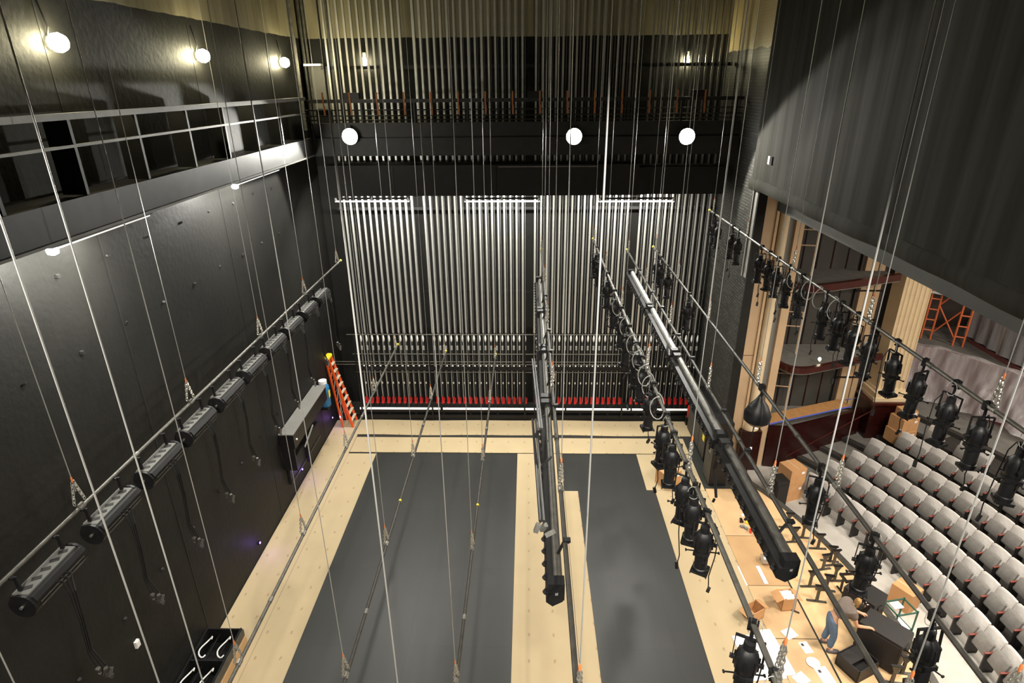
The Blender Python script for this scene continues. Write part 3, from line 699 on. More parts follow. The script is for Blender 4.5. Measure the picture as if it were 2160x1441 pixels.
# loose cable loops on the crowded and the high battens
for bi, ys, phrase in ((5, (12.6, 11.4, 10.5, 9.8, 9.2, 8.8, 8.1), 'crowded spotlight batten'), (8, (11.9, 11.2, 10.7, 10.1), 'highest spotlight batten')):
    for k, y in enumerate(ys):
        x, z = BAT[bi][0], BAT[bi][1]; g = G()
        pts = [(x + .04 + 0.16*math.sin(a)*0.6 - .05, y + 0.06*math.cos(a*1.5), z - 0.17 + 0.21*math.cos(a)) for a in [i*2*PI/16 for i in range(17)]]
        tag(g.tube(pts, 0.009, 5).build('cable_loop', 'rope'), '%s grey cable loop from the counterweight wall on the %s' % (ORD[k], phrase), 'cable', 'cable loops on the battens')

# a black soft bag / coiled cable bundle on the sparsely hung batten
t = thing('cable_bundle', 'fat black cable bundle hanging from the sparsely hung batten in front of the tan pilaster', 'cable bundle', (3.82, 8.85, 7.2))
G().lathe([(0.03, -0.12), (0.07, -0.2), (0.16, -0.32), (0.22, -0.46), (0.21, -0.58), (0.12, -0.66), (0.04, -0.68)], (3.82, 8.85, 7.25), 12).build('coil', 'black_metal', t, True)
G().tube([(3.82, 8.85, 7.25), (3.84, 8.85, 7.18), (3.82, 8.85, 7.08)], 0.03, 6).build('tie', 'black_metal', t)
G().box((3.82, 8.85, 7.28), (0.09, 0.08, 0.1)).build('clamp', 'black_metal', t)
G().tube([(3.78, 8.8, 6.7), (3.74, 8.76, 6.2), (3.76, 8.75, 5.7)], 0.01, 5).build('tail', 'black_metal', t)

def make_wash():
    t = thing('wash_light', 'x', 'wash light', (0, 0, 0))
    L = 0.80
    prof = [(-0.13, 0.10), (0.13, 0.10), (0.16, 0.04), (0.15, -0.06), (0.10, -0.14), (0.0, -0.17), (-0.10, -0.14), (-0.15, -0.06), (-0.16, 0.04)]
    C = (0.13, -0.33)
    G().prism([(a + C[0], b + C[1]) for a, b in prof], -L/2, L/2, 'y').build('housing', 'black_metal', t, local=True)
    vp = G().box((C[0] - .02, 0, C[1] + 0.112), (0.19, L*0.96, 0.022)).build('vent_plate', 'vent_grey', t, local=True)
    for k in range(5):
        G().box((C[0] - .01, -L*0.36 + k*L*0.18, C[1] + 0.1245), (0.10, 0.062, 0.004), (0, 0, 0.5)).build('vent_slot', 'grille', vp, local=True)
    for k in range(2): G().box((C[0] + 0.165, 0, C[1] - 0.01 - .05*k), (0.012, L*0.9, 0.014)).build('edge_rib', 'pipe_dark', t, local=True)
    for s in (-1, 1):
        G().cyl((C[0], s*L/2, C[1] - .02), (C[0], s*(L/2 + .035), C[1] - .02), 0.155, n=18).build('end_plate', 'black_metal', t, local=True)
        G().cyl((C[0], s*(L/2 + .035), C[1] - .02), (C[0], s*(L/2 + .06), C[1] - .02), 0.02, n=10).build('pivot_knob', 'pipe_metal', t, local=True)
        G().box((C[0] - .05, s*L*0.42, -0.11), (0.04, 0.025, 0.22)).box((0.03, s*L*0.42, -0.02), (0.12, 0.04, 0.02)).build('hanger', 'black_metal', t, local=True)
    for k in range(3):
        pts = [(C[0] + .14, -.1 + k*.07, C[1] + .02), (C[0] + .26, -.12 + k*.07, C[1] + .06), (C[0] + .33, -.16 + k*.04, C[1] - .12), (C[0] + .36, -.2 + k*.03, C[1] - .5), (C[0] + .33, -.22 + k*.03, C[1] - 1.0), (C[0] + .35 + .02*k, -.2 + k*.05, C[1] - 1.25 - .08*k)]
        cb = G().tube(pts, 0.010, 5).build('power_cable', 'black_metal', t, local=True)
        G().box((C[0] + .355 + .02*k, -.2 + k*.05, C[1] - 1.31 - .08*k), (0.05, 0.045, 0.11), (.3, .3, k)).box((C[0] + .355 + .02*k, -.2 + k*.05, C[1] - 1.38 - .08*k), (0.03, 0.03, 0.05), (.3, .3, k)).build('connector', 'pipe_dark', cb, local=True)
    return t
ws = make_wash()
for k, y in enumerate((15.62, 14.52, 13.4, 12.27, 11.13, 10.0, 8.86, 7.72, 6.56, 5.38)):
    l = 'black wash light with slotted grey top, %s from the counterweight wall along the concrete wall' % ORD[k]
    if k == 0: ws['label'] = l; ws['group'] = 'wash lights on their batten'; ws.location = (BAT[0][0], y, BAT[0][1])
    else: dup(ws, (BAT[0][0], y, BAT[0][1]), None, l, 'wash lights on their batten')

# border strips: grey round raceway on top of a black trough with lamp cells
def border(bi, y0, y1, dx, dz, tube_mat, tube_r, lab, tw=0.16, side=-1, cr=.03):
    bx_, bz = BAT[bi][0], BAT[bi][1]; x = bx_ + dx; z = bz + dz
    t = thing('border_strip', lab, 'border light', (x, (y0 + y1)/2, z - .2), 0, 'border strips on their battens')
    G().cyl((x, y0 + .12, z), (x, y1 - .12, z), tube_r, n=14).build('raceway', tube_mat, t, True)
    tr = G().prism([(x + side*.05, z - .02), (x + side*(.06 + tw), z - .03), (x + side*(.08 + tw), z - .16), (x + side*.06, z - .22), (x - side*.05, z - .15), (x - side*.05, z - .06)], y0, y1, 'y')
    trough = tr.build('trough', 'black_metal', t)
    n = int((y1 - y0)/0.2); cm = None
    for k in range(n):
        y = y0 + (k + .5)*(y1 - y0)/n
        if cm is None:
            o = G().cyl((0, 0, 0), (side*.022, 0, -.03), cr, n=8).box((side*.012, 0, cr), (0.012, .03, .012)).build('lamp_cell', 'speaker_black', trough, local=True); cm = o.data
        else: o = bpy.data.objects.new('lamp_cell', cm); col.objects.link(o); o.parent = trough
        o.location = Vector((x + side*(.07 + tw), y, z - .10)) - t.location
    for y in (y0 + .07, y1 - .07):
        G().box((x + side*.02, y, z - .03), (0.17, 0.13, 0.22)).build('end_bracket', 'black_metal', t)
        G().box((x + side*.02, y + (.066 if y > (y0 + y1)/2 else -.066), z - .05), (0.03, 0.01, 0.03)).build('bolt', 'galv', t)
    for y in (y0 + .5, y1 - .5):
        a = Vector((x, y, z)); b = Vector((bx_, y, bz))
        G().tube([a, b + Vector((0, 0, 0.045)), b + Vector((0.045, 0, 0.0))], 0.018, 6).box(b + Vector((0.02, 0, 0.035)), (.08, .06, .03)).build('hook_clamp', 'black_metal', t)
    return t
S4 = [(15.75, 13.2), (13.15, 11.0), (10.95, 8.9), (8.85, 4.80)]
for k, (a, b) in enumerate(S4):
    border(4, b, a, -0.09, -0.20, ('pipe_metal', 'pipe_metal', 'pipe_dark', 'pipe_dark')[k], 0.05, 'black border strip, %s from the counterweight wall above the middle paper strip' % ORD[k], tw=0.05)  # paler raceways on the far sections stand in for the light on them
S6 = [(16.38, 13.5), (13.42, 10.8), (10.7, 7.75), (7.65, 5.17)]
for k, (a, b) in enumerate(S6):
    border(6, b, a, -0.11, -0.17, ('aluminium', 'aluminium', 'pipe_metal', 'pipe_dark')[k], 0.062, 'silver-topped black border strip, %s from the counterweight wall' % ORD[k], tw=0.09)
# hanging multi-connector tails of the border strips
for i, (u0, v0, u1, v1, X) in enumerate(((1150, 985, 1147, 1100, 0.18), (1140, 890, 1143, 905, 0.2), (1530, 940, 1512, 1050, 2.9))):
    a = at(u0, v0, x=X); b = at(u1, v1, x=X - .08)
    lab = ('black cable tail with silver connectors beside the border strip over the middle paper', 'short cable tail with plug at the far half of the border strip', 'black cable tail with plug below the silver-topped border strips')[i]
    t = thing('cable_tail', lab, 'cable', (a.x, a.y, b.z - .1))
    for k in range(2):
        G().tube([(a.x + .06, a.y, a.z + .12), (a.x - .05*k - .03, a.y - .03*k, a.z), (a.x - .1 - .03*k, a.y - .02, (a.z + b.z)/2), (b.x - .02*k, b.y, b.z)], 0.011, 6).build('cable', 'black_metal', t)
    for k in range(3 if i == 0 else 1): G().box((b.x - .04 + k*.04, b.y + .03*(k % 2), b.z - .05 - .02*k), (.028, .028, .06), (.4*k, .3, .5*k)).build('connector', 'pipe_metal' if i == 0 else 'black_metal', t)
#@@HOUSE
# ------------------------------------------------------------------ auditorium shell
HC = Vector((-3.07, 10.3)); 
def arc(Rr, a0, a1, n=40): return [(HC.x + Rr*math.cos(R(a0 + (a1-a0)*i/n)), HC.y + Rr*math.sin(R(a0 + (a1-a0)*i/n))) for i in range(n+1)]
RA = 11.9
apr = [(6.75, 3.6)] + [p for p in arc(RA, -34, 34) if p[0] > 6.75 and 3.6 < p[1] < YJ] + [(6.75, YJ)]
struct(tag(G().prism(apr, -1.0, 0.0).build('floor_apron', 'apron_wood'), 'pale wooden apron floor in front of the proscenium', 'floor'))
ed = arc(RA + .01, -33, 33, 50); ed2 = arc(RA - .16, -33, 33, 50)
struct(tag(G().prism(ed + ed2[::-1], 0.0, 0.03).build('trim_2', 'pipe_dark'), 'dark curved edge strip of the apron', 'trim'))
struct(slab('floor_house', 6.7, 30, -3, 27, -1.35, -1.0, 'concrete_floor'), 'pale concrete auditorium floor')
ROW = [(14.0, 16.7), (15.0, 17.2), (15.97, 17.55), (17.0, 18.1), (18.1, 18.3), (19.15, 18.5)]
for k in range(1, 8):
    Ra = ROW[0][0] - 0.62 + 1.03*k
    poly = arc(Ra, -38, 33.5, 44) + arc(26.0, -38, 33.5, 44)[::-1]
    struct(tag(G().prism(poly, -1.0 + .15*(k-1), -1.0 + .15*k).build('floor_terrace', 'carpet'), 'grey carpeted seating terrace, %s step' % ORD[k-1], 'floor'))
    if k < 7:  # darker band laid on each terrace under the seats
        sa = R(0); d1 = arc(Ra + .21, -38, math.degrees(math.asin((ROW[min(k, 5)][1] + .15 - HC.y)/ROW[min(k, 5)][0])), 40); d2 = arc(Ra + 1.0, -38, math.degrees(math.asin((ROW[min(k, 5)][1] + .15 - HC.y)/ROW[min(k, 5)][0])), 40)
        struct(tag(G().prism(d1 + d2[::-1], -1.0 + .15*k, -1.0 + .15*k + .006).build('floor_dark', 'riser_dark'), 'dark floor covering below the %s seat row' % ORD[min(k, 5)], 'floor'))
    e1 = arc(Ra - .02, -38, 33.5, 44); e2 = arc(Ra + .2, -38, 33.5, 44)
    struct(tag(G().prism(e1 + e2[::-1], -1.0 + .15*(k-1), -1.0 + .15*k + .006).build('trim_3', 'riser_dark'), 'dark nosing of the %s terrace step' % ORD[k-1], 'trim'))
struct(slab('wall_house_side', 6.64, 30, 25.0, 25.3, -1, 11, 'house_dark')); struct(slab('wall_house_rear', 23, 23.3, -3, 27, -1, 11, 'beige_wall'))
struct(slab('ceiling_house', 7.1, 30, -3, 27, 10.9, 11.1, 'house_dark')); struct(slab('wall_house_near', 6.64, 30, -3.3, -3, -1, 11, 'house_dark'))

# ------------------------------------------------------------------ theatre seats
def make_seat():
    t = thing('theatre_chair', 'x', 'seat', (0, 0, 0))       # faces -X, origin on the floor under the backrest
    w = .258
    prof = [(-w*.93, 0), (w*.93, 0), (w*.97, .10), (w, .44), (w*.97, .485), (w*.9, .50), (w*.3, .515), (-w*.3, .515), (-w*.9, .50), (-w*.97, .485), (-w, .44), (-w*.97, .10)]
    mm = Matrix.Rotation(R(15), 4, 'Y')
    g = G().prism(prof, -.035, .03, 'x')
    # pad bulges toward the sitter
    n = len(prof); c = [(p[0]*.90, .255 + (p[1]-.255)*.90) for p in prof]
    g.add([(-.035, *p) for p in prof] + [(-.048, *p) for p in c], [(i, (i+1) % n, n+(i+1) % n, n+i) for i in range(n)] + [tuple(range(n, 2*n))])
    g.v = [tuple(mm @ Vector(p) + Vector((0, 0, .44))) for p in g.v]
    g.build('backrest', 'seat_cloth', t, True, True)
    g = G().prism([(y, z - .0) for y, z in prof], .034, .05, 'x'); g.v = [tuple(mm @ Vector(p) + Vector((0, 0, .43))) for p in g.v]
    g.build('back_shell', 'seat_black', t, local=True)
    g = G().bevbox((0, 0, 0), (.40, .44, .09), .03); rm = Matrix.Rotation(R(-70), 4, 'Y')
    g.v = [tuple(rm @ Vector((p[0] + .2, p[1], p[2])) + Vector((-.19, 0, .43))) for p in g.v]
    g.v = [(p[0] - .0, p[1], p[2] - .02) for p in g.v]
    g.build('seat_cushion', 'seat_cushion', t, True, True)
    G().box((-.13, -.27, .30), (.34, .03, .56)).box((-.13, -.27, .02), (.3, .05, .04)).build('standard', 'seat_black', t, local=True)
    G().bevbox((-.19, -.27, .60), (.27, .05, .035), .01).build('armrest', 'arm_wood', t, True, True)
    return t
seat = make_seat(); s0 = True
ROWN = ['front row on the bare concrete', 'second row', 'third row', 'fourth row', 'fifth row', 'sixth row']
for r, (Rr, ymax) in enumerate(ROW):
    a = math.asin(min(.99, (ymax - HC.y)/Rr)); da = 0.53/Rr; k = 0
    zf = -1.0 + .15*r + (0.0065 if r else 0)
    while True:
        x = HC.x + Rr*math.cos(a); y = HC.y + Rr*math.sin(a)
        if y < 7.2 or k > 22 or (x / y) > 1.30: break
        if not (r == 5 and k in (1, 4)):
            lab = 'grey-backed theatre seat, %s from the aisle steps in the %s' % (ORD[k] if k < 20 else 'far one', ROWN[r])
            if s0: s0 = False; seat.location = (x, y, zf); seat.rotation_euler = (0, 0, a); seat['label'] = lab; seat['group'] = 'theatre seats'
            else: dup(seat, (x, y, zf), (0, 0, a), lab, 'theatre seats')
        a -= da; k += 1
# number plates row strip behind the rows: long narrow handrails behind seat rows
for r in (0, 1, 2):
    Rr = ROW[r][0] + .30; pts = [(HC.x + Rr*math.cos(R(q)), HC.y + Rr*math.sin(R(q))) for q in [2 + i*0.9 for i in range(15)]]
# ------------------------------------------------------------------ house side: pilasters and boxes
pl = thing('proscenium_pilaster', 'tall tan panelled pilaster at the house side of the proscenium', 'pilaster', (7.8, 18.7, -1))
slab('panel', 6.95, 7.62, 18.62, 18.9, -1, 9.2, 'tan_plain', pl)
slab('panel_edge', 6.90, 7.0, 18.58, 18.64, -1, 9.2, 'tan_panel', pl); slab('panel_edge', 7.56, 7.64, 18.56, 18.64, -1, 9.2, 'tan_panel', pl)
for z in (3.4, 6.6): slab('joint', 7.0, 7.56, 18.612, 18.622, z, z + .02, 'arm_wood', pl)
G().lathe([(0.17, 1.05), (0.155, 1.2), (0.15, 8.9), (0.15, 9.2)], (7.86, 18.66, 0), 18).build('half_column', 'cream', pl, True)
G().lathe([(0.30, 0.60), (0.30, 0.70), (0.27, 0.74), (0.25, 0.86), (0.21, 0.92), (0.20, 1.0), (0.17, 1.06)], (7.86, 18.66, 0), 18).build('column_base', 'cream', pl, True)
slab('plinth', 7.5, 8.2, 18.36, 18.95, -1, .6, 'red_wood', pl)
slab('grey_return', 8.02, 8.24, 18.78, 18.9, -1, 9.2, 'grey_paint', pl)
slab('outer_strip', 8.24, 8.50, 18.66, 18.9, -1, 9.2, 'tan_plain', pl)
slab('backing', 6.8, 8.5, 18.9, 19.1, -1, 9.4, 'house_dark', pl)
struct(slab('wall_house_boxes', 8.3, 13.2, 20.9, 21.1, -1, 10.9, 'house_panel'), 'dark panelled wall at the back of the boxes')
wb = bpy.data.objects['wall_house_boxes']
for k in range(9):
    x = 8.6 + k*.52
    G().bx(x - .02, x + .02, 20.88, 20.9, -1, 10.9).build('panel_seam', 'red_wood', wb)
def front_curve(pts, n=28):
    # smooth plan curve through the surveyed points (Catmull-Rom)
    P = [Vector(p) for p in pts]; P = [P[0]*2 - P[1]] + P + [P[-1]*2 - P[-2]]; out = []
    for i in range(1, len(P)-2):
        for j in range(n):
            t = j/n; a, b, c, d = P[i-1:i+3]
            out.append(.5*((2*b) + (c - a)*t + (2*a - 5*b + 4*c - d)*t*t + (3*b - a - 3*c + d)*t**3))
    out.append(P[-2]); return out
def box_level(name, lab, pts, z, depth, zfloor, front_mat='rail_wood', rail=True):
    cv = front_curve(pts, 10)
    t = thing(name, lab, 'theatre box', (10.5, 19.5, zfloor))
    inner = [p + Vector((0.02, .09)) for p in cv]
    G().prism([tuple(p) for p in cv] + [tuple(p) for p in inner[::-1]], z - depth, z).build('front', front_mat, t, True)
    nose = [p + Vector((-.01, -.035)) for p in cv]; nin = [p + Vector((.03, .14)) for p in cv]
    G().prism([tuple(p) for p in nose] + [tuple(p) for p in nin[::-1]], z - .02, z + .04).build('top_rail', front_mat, t, True)
    fl = [tuple(p) for p in inner] + [(12.4, 20.55), (12.3, 20.57), (11.5, 20.57), (11.5, 20.85), (8.55, 20.85)]
    G().prism(fl, zfloor - .12, zfloor).build('box_floor', 'carpet', t)
    return t
b2 = box_level('theatre_box', 'middle theatre box with curved dark red front rail', [(8.58, 18.93), (8.85, 18.5), (9.3, 18.42), (9.9, 18.62), (11.2, 19.14), (11.9, 19.42), (12.4, 19.52)], 3.0, .18, 2.86)
b1 = box_level('theatre_box', 'upper theatre box with dark red front rail under the header beam', [(8.56, 18.66), (9.1, 18.42), (10.5, 18.86), (11.6, 19.3), (12.4, 19.6)], 5.9, .20, 5.76)
b3 = box_level('theatre_box', 'lowest theatre box with dark red wall and orange-brown plank ledge', [(8.52, 18.60), (9.0, 18.55), (9.5, 18.68), (11.5, 19.52), (12.4, 19.90)], 0.62, 1.60, 0.25, 'red_wood')
for i, (u0, v0, u1, v1, wd) in enumerate(((1622, 893, 1795, 856, .55), (1785, 842, 1815, 838, .2))):
    a = at(u0, v0, z=.70); b = at(u1, v1, z=.70); d = (b - a).normalized(); nn = Vector((-d.y, d.x, 0))*wd
    G().prism([(a.x, a.y), (b.x, b.y), (b.x + nn.x, b.y + nn.y), (a.x + nn.x, a.y + nn.y)], .665, .70).build('plank_ledge', 'plank', b3)
    e = nn*.08
    G().prism([(a.x - e.x, a.y - e.y), (b.x - e.x, b.y - e.y), (b.x, b.y), (a.x, a.y)], .665, .695).build('masking_tape', 'tape_blue', b3)
for bt, z in ((b2, 3.0), (b1, 5.9), (b3, .62)):
    for (x0, y0, zz) in ((9.6, 20.0, 1.45), (9.2, 20.5, 1.45)):
        G().cyl((x0, y0, z - .2), (x0, y0, z + zz), .025, n=8).build('partition_post', 'tan_plain', bt)
    G().cyl((8.55, 20.2, z + .9), (9.6, 20.0, z + .9), .025, n=8).build('partition_rail', 'tan_plain', bt)
    G().cyl((8.55, 20.2, z + 1.43), (9.6, 20.0, z + 1.43), .022, n=8).build('partition_rail', 'tan_plain', bt)
p = at(1728, 762, z=3.06)
t = thing('wall_sconce', 'small lit brass fitting on the middle box ledge', 'lamp', (p.x, p.y, 3.04))
G().lathe([(.05, 0), (.06, .02), (.03, .05), (.02, .06)], n=10).build('base', 'chain', t, local=True); G().lathe([(.02, .05), (.055, .08), (.05, .13), (.02, .16)], n=10).build('bulb', 'bulb_small', t, True, True)
# tan panels beside the fluted pilaster
pn = thing('tan_panelling', 'tan panelling with dark rails between the boxes and the fluted pilaster', 'panelling', (12.1, 20.7, -1))
for k in range(3): slab('board', 11.75 + k*.24, 11.95 + k*.24, 20.62, 20.74, .3, 8.5, 'tan_panel', pn)
for z in (1.6, 3.9, 5.0): slab('rail', 11.6, 12.5, 20.58, 20.62, z, z + .05, 'black_metal', pn)
slab('backing', 11.65, 12.6, 20.74, 20.82, -1, 8.5, 'house_dark', pn)
fc = thing('fluted_pilaster', 'tall cream fluted pilaster standing on a dark red pedestal', 'pilaster', (13.15, 20.1, -.5))
w = .95; FX0 = 12.68; pts = [(FX0, 20.45), (FX0, 19.75)]
for k in range(6):
    x0 = FX0 + k*w/6; d = w/6
    pts += [(x0 + d*.12, 19.75), (x0 + d*.28, 19.80), (x0 + d*.5, 19.82), (x0 + d*.72, 19.80), (x0 + d*.88, 19.75)]
pts += [(FX0 + w, 19.75), (FX0 + w, 20.45)]
G().prism(pts, 1.55, 9.0).build('shaft', 'cream', fc)
for z0, z1, e in ((1.12, 1.25, .14), (1.25, 1.36, .10), (1.36, 1.46, .12), (1.46, 1.56, .04)): slab('base_moulding', FX0 - e, FX0 + w + e, 19.75 - e, 20.45 + e, z0, z1, 'cream', fc)
slab('pedestal_cap', 12.43, 13.83, 19.5, 20.6, 1.02, 1.12, 'rail_wood', fc); slab('pedestal', 12.51, 13.76, 19.58, 20.55, -.5, 1.02, 'red_wood', fc)

# ------------------------------------------------------------------ rear of the house
par = [(14.15, 22.4), (15.1, 22.5), (16.05, 21.95), (17.0, 20.6), (17.7, 19.2), (18.3, 17.2), (18.6, 15.0)]
cv = front_curve(par, 8)
pw = tag(G().prism([tuple(p) for p in cv] + [tuple(p + Vector((.16, .1))) for p in cv[::-1]], -.2, 2.15).build('parapet', 'maroon'), 'maroon curved parapet behind the seating, under plastic sheeting', 'parapet')
cc = front_curve(par[1:], 12)
def drape(u, v):
    i = u*(len(cc)-1); a = cc[int(i)]; b = cc[min(int(i)+1, len(cc)-1)]; p = a + (b - a)*(i - int(i))
    d = (b - a) if (b - a).length > 1e-6 else Vector((1, -1)); d = d.normalized(); nn = Vector((d.y, -d.x))  # toward the stage
    if nn.x > 0: nn = -nn
    rip = .12*math.sin(u*46 + 2*math.sin(v*4)) + .09*math.sin(u*21 + v*6) + .03*math.sin(u*140 + v*9)
    if v < .25:
        k = 1 - v/.25; off = -.28*k; z = 2.22 - .03*k + .03*math.sin(u*40)
    else:
        k = (v - .25)/.75; off = .10 + .16*k + .30*k*k + rip*(.25 + .75*k); z = 2.22 - 2.0*k - .12*math.sin(u*9)*k
    return (p.x + nn.x*off, p.y + nn.y*off, z)
tag(G().sheet(drape, 150, 24).build('plastic_sheet', 'plastic_sheet', smooth=True), 'crumpled clear plastic sheet draped over the curved parapet', 'plastic sheet')
struct(G().prism([(14.0, 22.9), (15.6, 23.0), (16.6, 22.2), (17.7, 20.6), (18.4, 19.0), (18.9, 16.5), (19.2, 13), (23, 13), (23, 25), (14, 25)], -1, 1.9).build('floor_rear', 'carpet'))
# glazed control booth behind the parapet
t = thing('control_booth', 'dark glazed control booth behind the parapet at the rear of the house', 'booth', (18.6, 21.8, 1.9))
slab('body', 18.25, 20.3, 20.3, 23.3, 1.9, 3.35, 'house_dark', t)
for k in range(2): slab('glass_pane', 18.20, 18.25, 20.38 + k*1.48, 21.78 + k*1.44, 2.05, 3.28, 'glass_dark', t)
slab('mullion', 18.17, 18.25, 21.78, 21.86, 1.95, 3.35, 'beige_wall', t)
slab('sill', 18.1, 18.25, 20.3, 23.3, 1.9, 2.03, 'maroon', t); slab('roof', 18.12, 20.4, 20.2, 23.4, 3.35, 3.42, 'beige_wall', t)
# far beige panels
for k in range(4): tag(slab('wall_panel', 22.9, 22.98, 14.2 + k*2, 16.0 + k*2, 0.6, 3.9, 'beige_wall'), 'large beige panel on the rear house wall', 'panel', 'rear wall panels')
def cloth2(u, v):
    return (16.9 + 2.6*u + .08*math.sin(v*30), 21.6 + 2.4*v - 1.2*u, 3.0 + .5*math.sin(u*5 + v*3)*.5 + .12*math.sin(u*30) + .1*math.sin(v*23 + u*5) + .35*u)
p1 = at(2075, 650, x=21.5); 
def cloth3(u, v):
    k = min(1, v/.3); return (18.02 + 2.4*max(0, v - .3)/.7 + .05*math.sin(u*37)*(1 - k), 19.6 + 3.9*u, 3.46 - 1.3*(1 - k)**1.2 + (.10*math.sin(u*23 + v*6) + .08*math.sin(u*9 + v*14) + .18)*k)
tag(G().sheet(cloth3, 60, 14).build('plastic_sheet', 'plastic_sheet', smooth=True), 'clear plastic sheet thrown over the roof of the control booth', 'plastic sheet')
# orange scaffold tower
sc = thing('scaffold_tower', 'orange steel scaffold tower with white planks at the rear of the house', 'scaffold', (16.7, 23.5, 1.9))
FX = [(16.45, 23.75), (16.75, 23.6), (17.25, 22.95), (17.55, 22.8)]
for x, y in FX: G().cyl((x, y, 1.9), (x, y, 5.6), .04, n=8).build('upright', 'scaffold_orange', sc)
for a, b in ((0, 1), (2, 3)):
    for z in (2.3, 2.75, 3.2, 3.65, 4.1, 4.6, 5.2): G().cyl((*FX[a], z), (*FX[b], z), .03, n=8).build('rung', 'scaffold_orange', sc)
for a, b, z0, z1 in ((1, 2, 2.2, 3.4), (2, 1, 2.2, 3.4), (1, 2, 3.4, 4.6)): G().cyl((*FX[a], z0), (*FX[b], z1), .03, n=8).build('brace', 'scaffold_orange', sc)
G().prism([(16.35, 23.7), (17.2, 22.85), (17.75, 23.3), (16.9, 24.2)], 3.9, 3.97).build('plank', 'paper_white', sc)
tag(slab('carton', 16.9, 17.2, 23.25, 23.55, 3.97, 4.3, 'carton'), 'brown carton on the scaffold planks', 'carton')
#@@PROPS
# ------------------------------------------------------------------ props on stage
# orange step ladder, nearly closed, leaning toward the black wall and facing the stage
top = at(691, 750, y=19.75); HL = top.z - .06
ld = thing('step_ladder', 'tall orange fibreglass step ladder with yellow cap in the corner', 'ladder', (-6.65, 19.75, .02))
def lp(s, side, t):   # s: front rails carry the steps; side: -1 toward the camera
    w = .27*(1 - t) + .15*t
    xb = (.10*(1 - t) if s == 'f' else -.27*(1 - t)) + (top.x + 6.65 + (.05 if s == 'f' else -.04))*t
    return Vector((xb, side*w, HL*t))
for s_ in ('f', 'r'):
    for sd_ in (-1, 1):
        p0, p1 = lp(s_, sd_, 0), lp(s_, sd_, .985); d = p1 - p0; q = d.to_track_quat('Z', 'Y').to_matrix()
        G().box((p0 + p1)/2, (.05, .085 if s_ == 'f' else .06, d.length), q).build('side_rail', 'ladder_orange', ld, local=True)
for k in range(1, 10):
    c0 = lp('f', -1, k/10.0); c1 = lp('f', 1, k/10.0)
    G().box((c0 + c1)/2 + Vector((.03, 0, 0)), (.10, (c1 - c0).length, .03)).build('step', 'ladder_step', ld, local=True)
for k in range(1, 6):
    c0 = lp('r', -1, k/6.0); c1 = lp('r', 1, k/6.0)
    G().cyl(c0, c1, .014, n=6).build('rear_brace', 'galv', ld, local=True)
    if k < 5: G().cyl(c0, lp('r', 1, k/6.0 + .16), .01, n=6).build('rear_brace', 'galv', ld, local=True)
c0 = lp('f', 0, 1)
G().bevbox((c0.x - .04, 0, HL - .04), (.20, .40, .10), .03).build('cap', 'yellow', ld, local=True)

# shelf cabinet on the black wall
y0, y1 = 15.0, 18.15
cb = thing('wall_cabinet', 'long dark wall cabinet with pale top on the black concrete wall', 'cabinet', (-7.1, 16.6, 1.3))
slab('top', XL + .02, -6.84, y0, y1, 2.44, 2.47, 'grey_paint', cb)  # top board paler than the body
slab('body', XL + .02, -6.86, y0 + .03, y1 - .03, 1.95, 2.44, 'black_metal', cb)
slab('end_panel', XL + .02, -6.9, y0 + .03, y0 + .09, 1.2, 1.95, 'black_metal', cb); slab('strut', -7.2, -7.1, 16.5, 16.6, .5, 1.95, 'black_metal', cb)
G().box((-6.84, 16.1, 1.75), (.03, .9, .05), (.3, 0, 0)).build('handle_bar', 'grey_paint', cb)
G().cyl((-6.86, 15.2, 2.2), (-6.82, 15.2, 2.2), .03, n=8).build('knob', 'white_plastic', cb)
slab('lower_panel', XL + .02, -7.22, 15.2, 17.9, .55, 1.2, 'black_paint', cb)
slab('lower_edge', -7.22, -7.19, 15.2, 17.9, .62, .65, 'pipe_dark', cb)
t = thing('blue_drum', 'blue plastic drum with white cap and yellow label on the wall beside the ladder', 'drum', (-7.08, 18.5, 1.4))
G().lathe([(.17, 0), (.19, .03), (.19, .5), (.19, .75), (.15, .82), (.12, .84)], (-7.08, 18.5, 1.5), 16).build('body', 'blue', t, True)
G().lathe([(.12, .84), (.14, .86), (.14, .98), (.1, 1.0)], (-7.08, 18.5, 1.5), 14).build('cap', 'white_plastic', t, True)
slab('label', -6.895, -6.885, 18.4, 18.55, 1.85, 2.1, 'yellow', t); slab('bracket', XL + .01, -6.95, 18.3, 18.7, 1.42, 1.5, 'black_metal', t)
for i, (u, v) in enumerate(((745, 881), (635, 990), (545, 1145))):
    p = at(699, 881, x=XL) if i == 0 else at(u, v, x=XL)
    lab = ('tiny violet guide light on the black wall beneath the blue drum', 'tiny violet guide light low on the black wall under the cabinet', 'tiny violet guide light low on the bare black wall between cabinet and crate')[i]
    M('violet', (.1, .05, .8), .4, emit=(.25, .12, 1.0), estr=9)
    t = thing('guide_light', lab, 'guide light', (XL, p.y, max(.2, p.z)))
    G().box((.02, 0, 0), (.04, .09, .07)).build('case', 'black_metal', t, local=True); G().lathe([(.03, 0), (.028, .015), (.01, .025)], (.04, 0, 0), 10, Matrix.Rotation(R(90), 3, 'Y')).build('lens', 'violet', t, True, True)
    lamp('guide_light_glow', 'POINT', (XL + .30, p.y, max(.2, p.z)), 4.0, (.35, .18, 1.0), size=.03)
for i, (u, v) in enumerate(((290, 1358), (631, 868))):
    p = at(u, v, x=XL + .03)
    t = thing('wall_outlet', ('small white outlet box low on the bare black wall near the crate', 'small white outlet box on the black wall above the cabinet top')[i], 'outlet', (XL, p.y, p.z))
    G().box((.025, 0, 0), (.05, .1, .15)).build('box', 'white_plastic', t, local=True); G().box((.055, 0, 0), (.01, .07, .11)).build('face_plate', 'white_plastic', t, local=True)
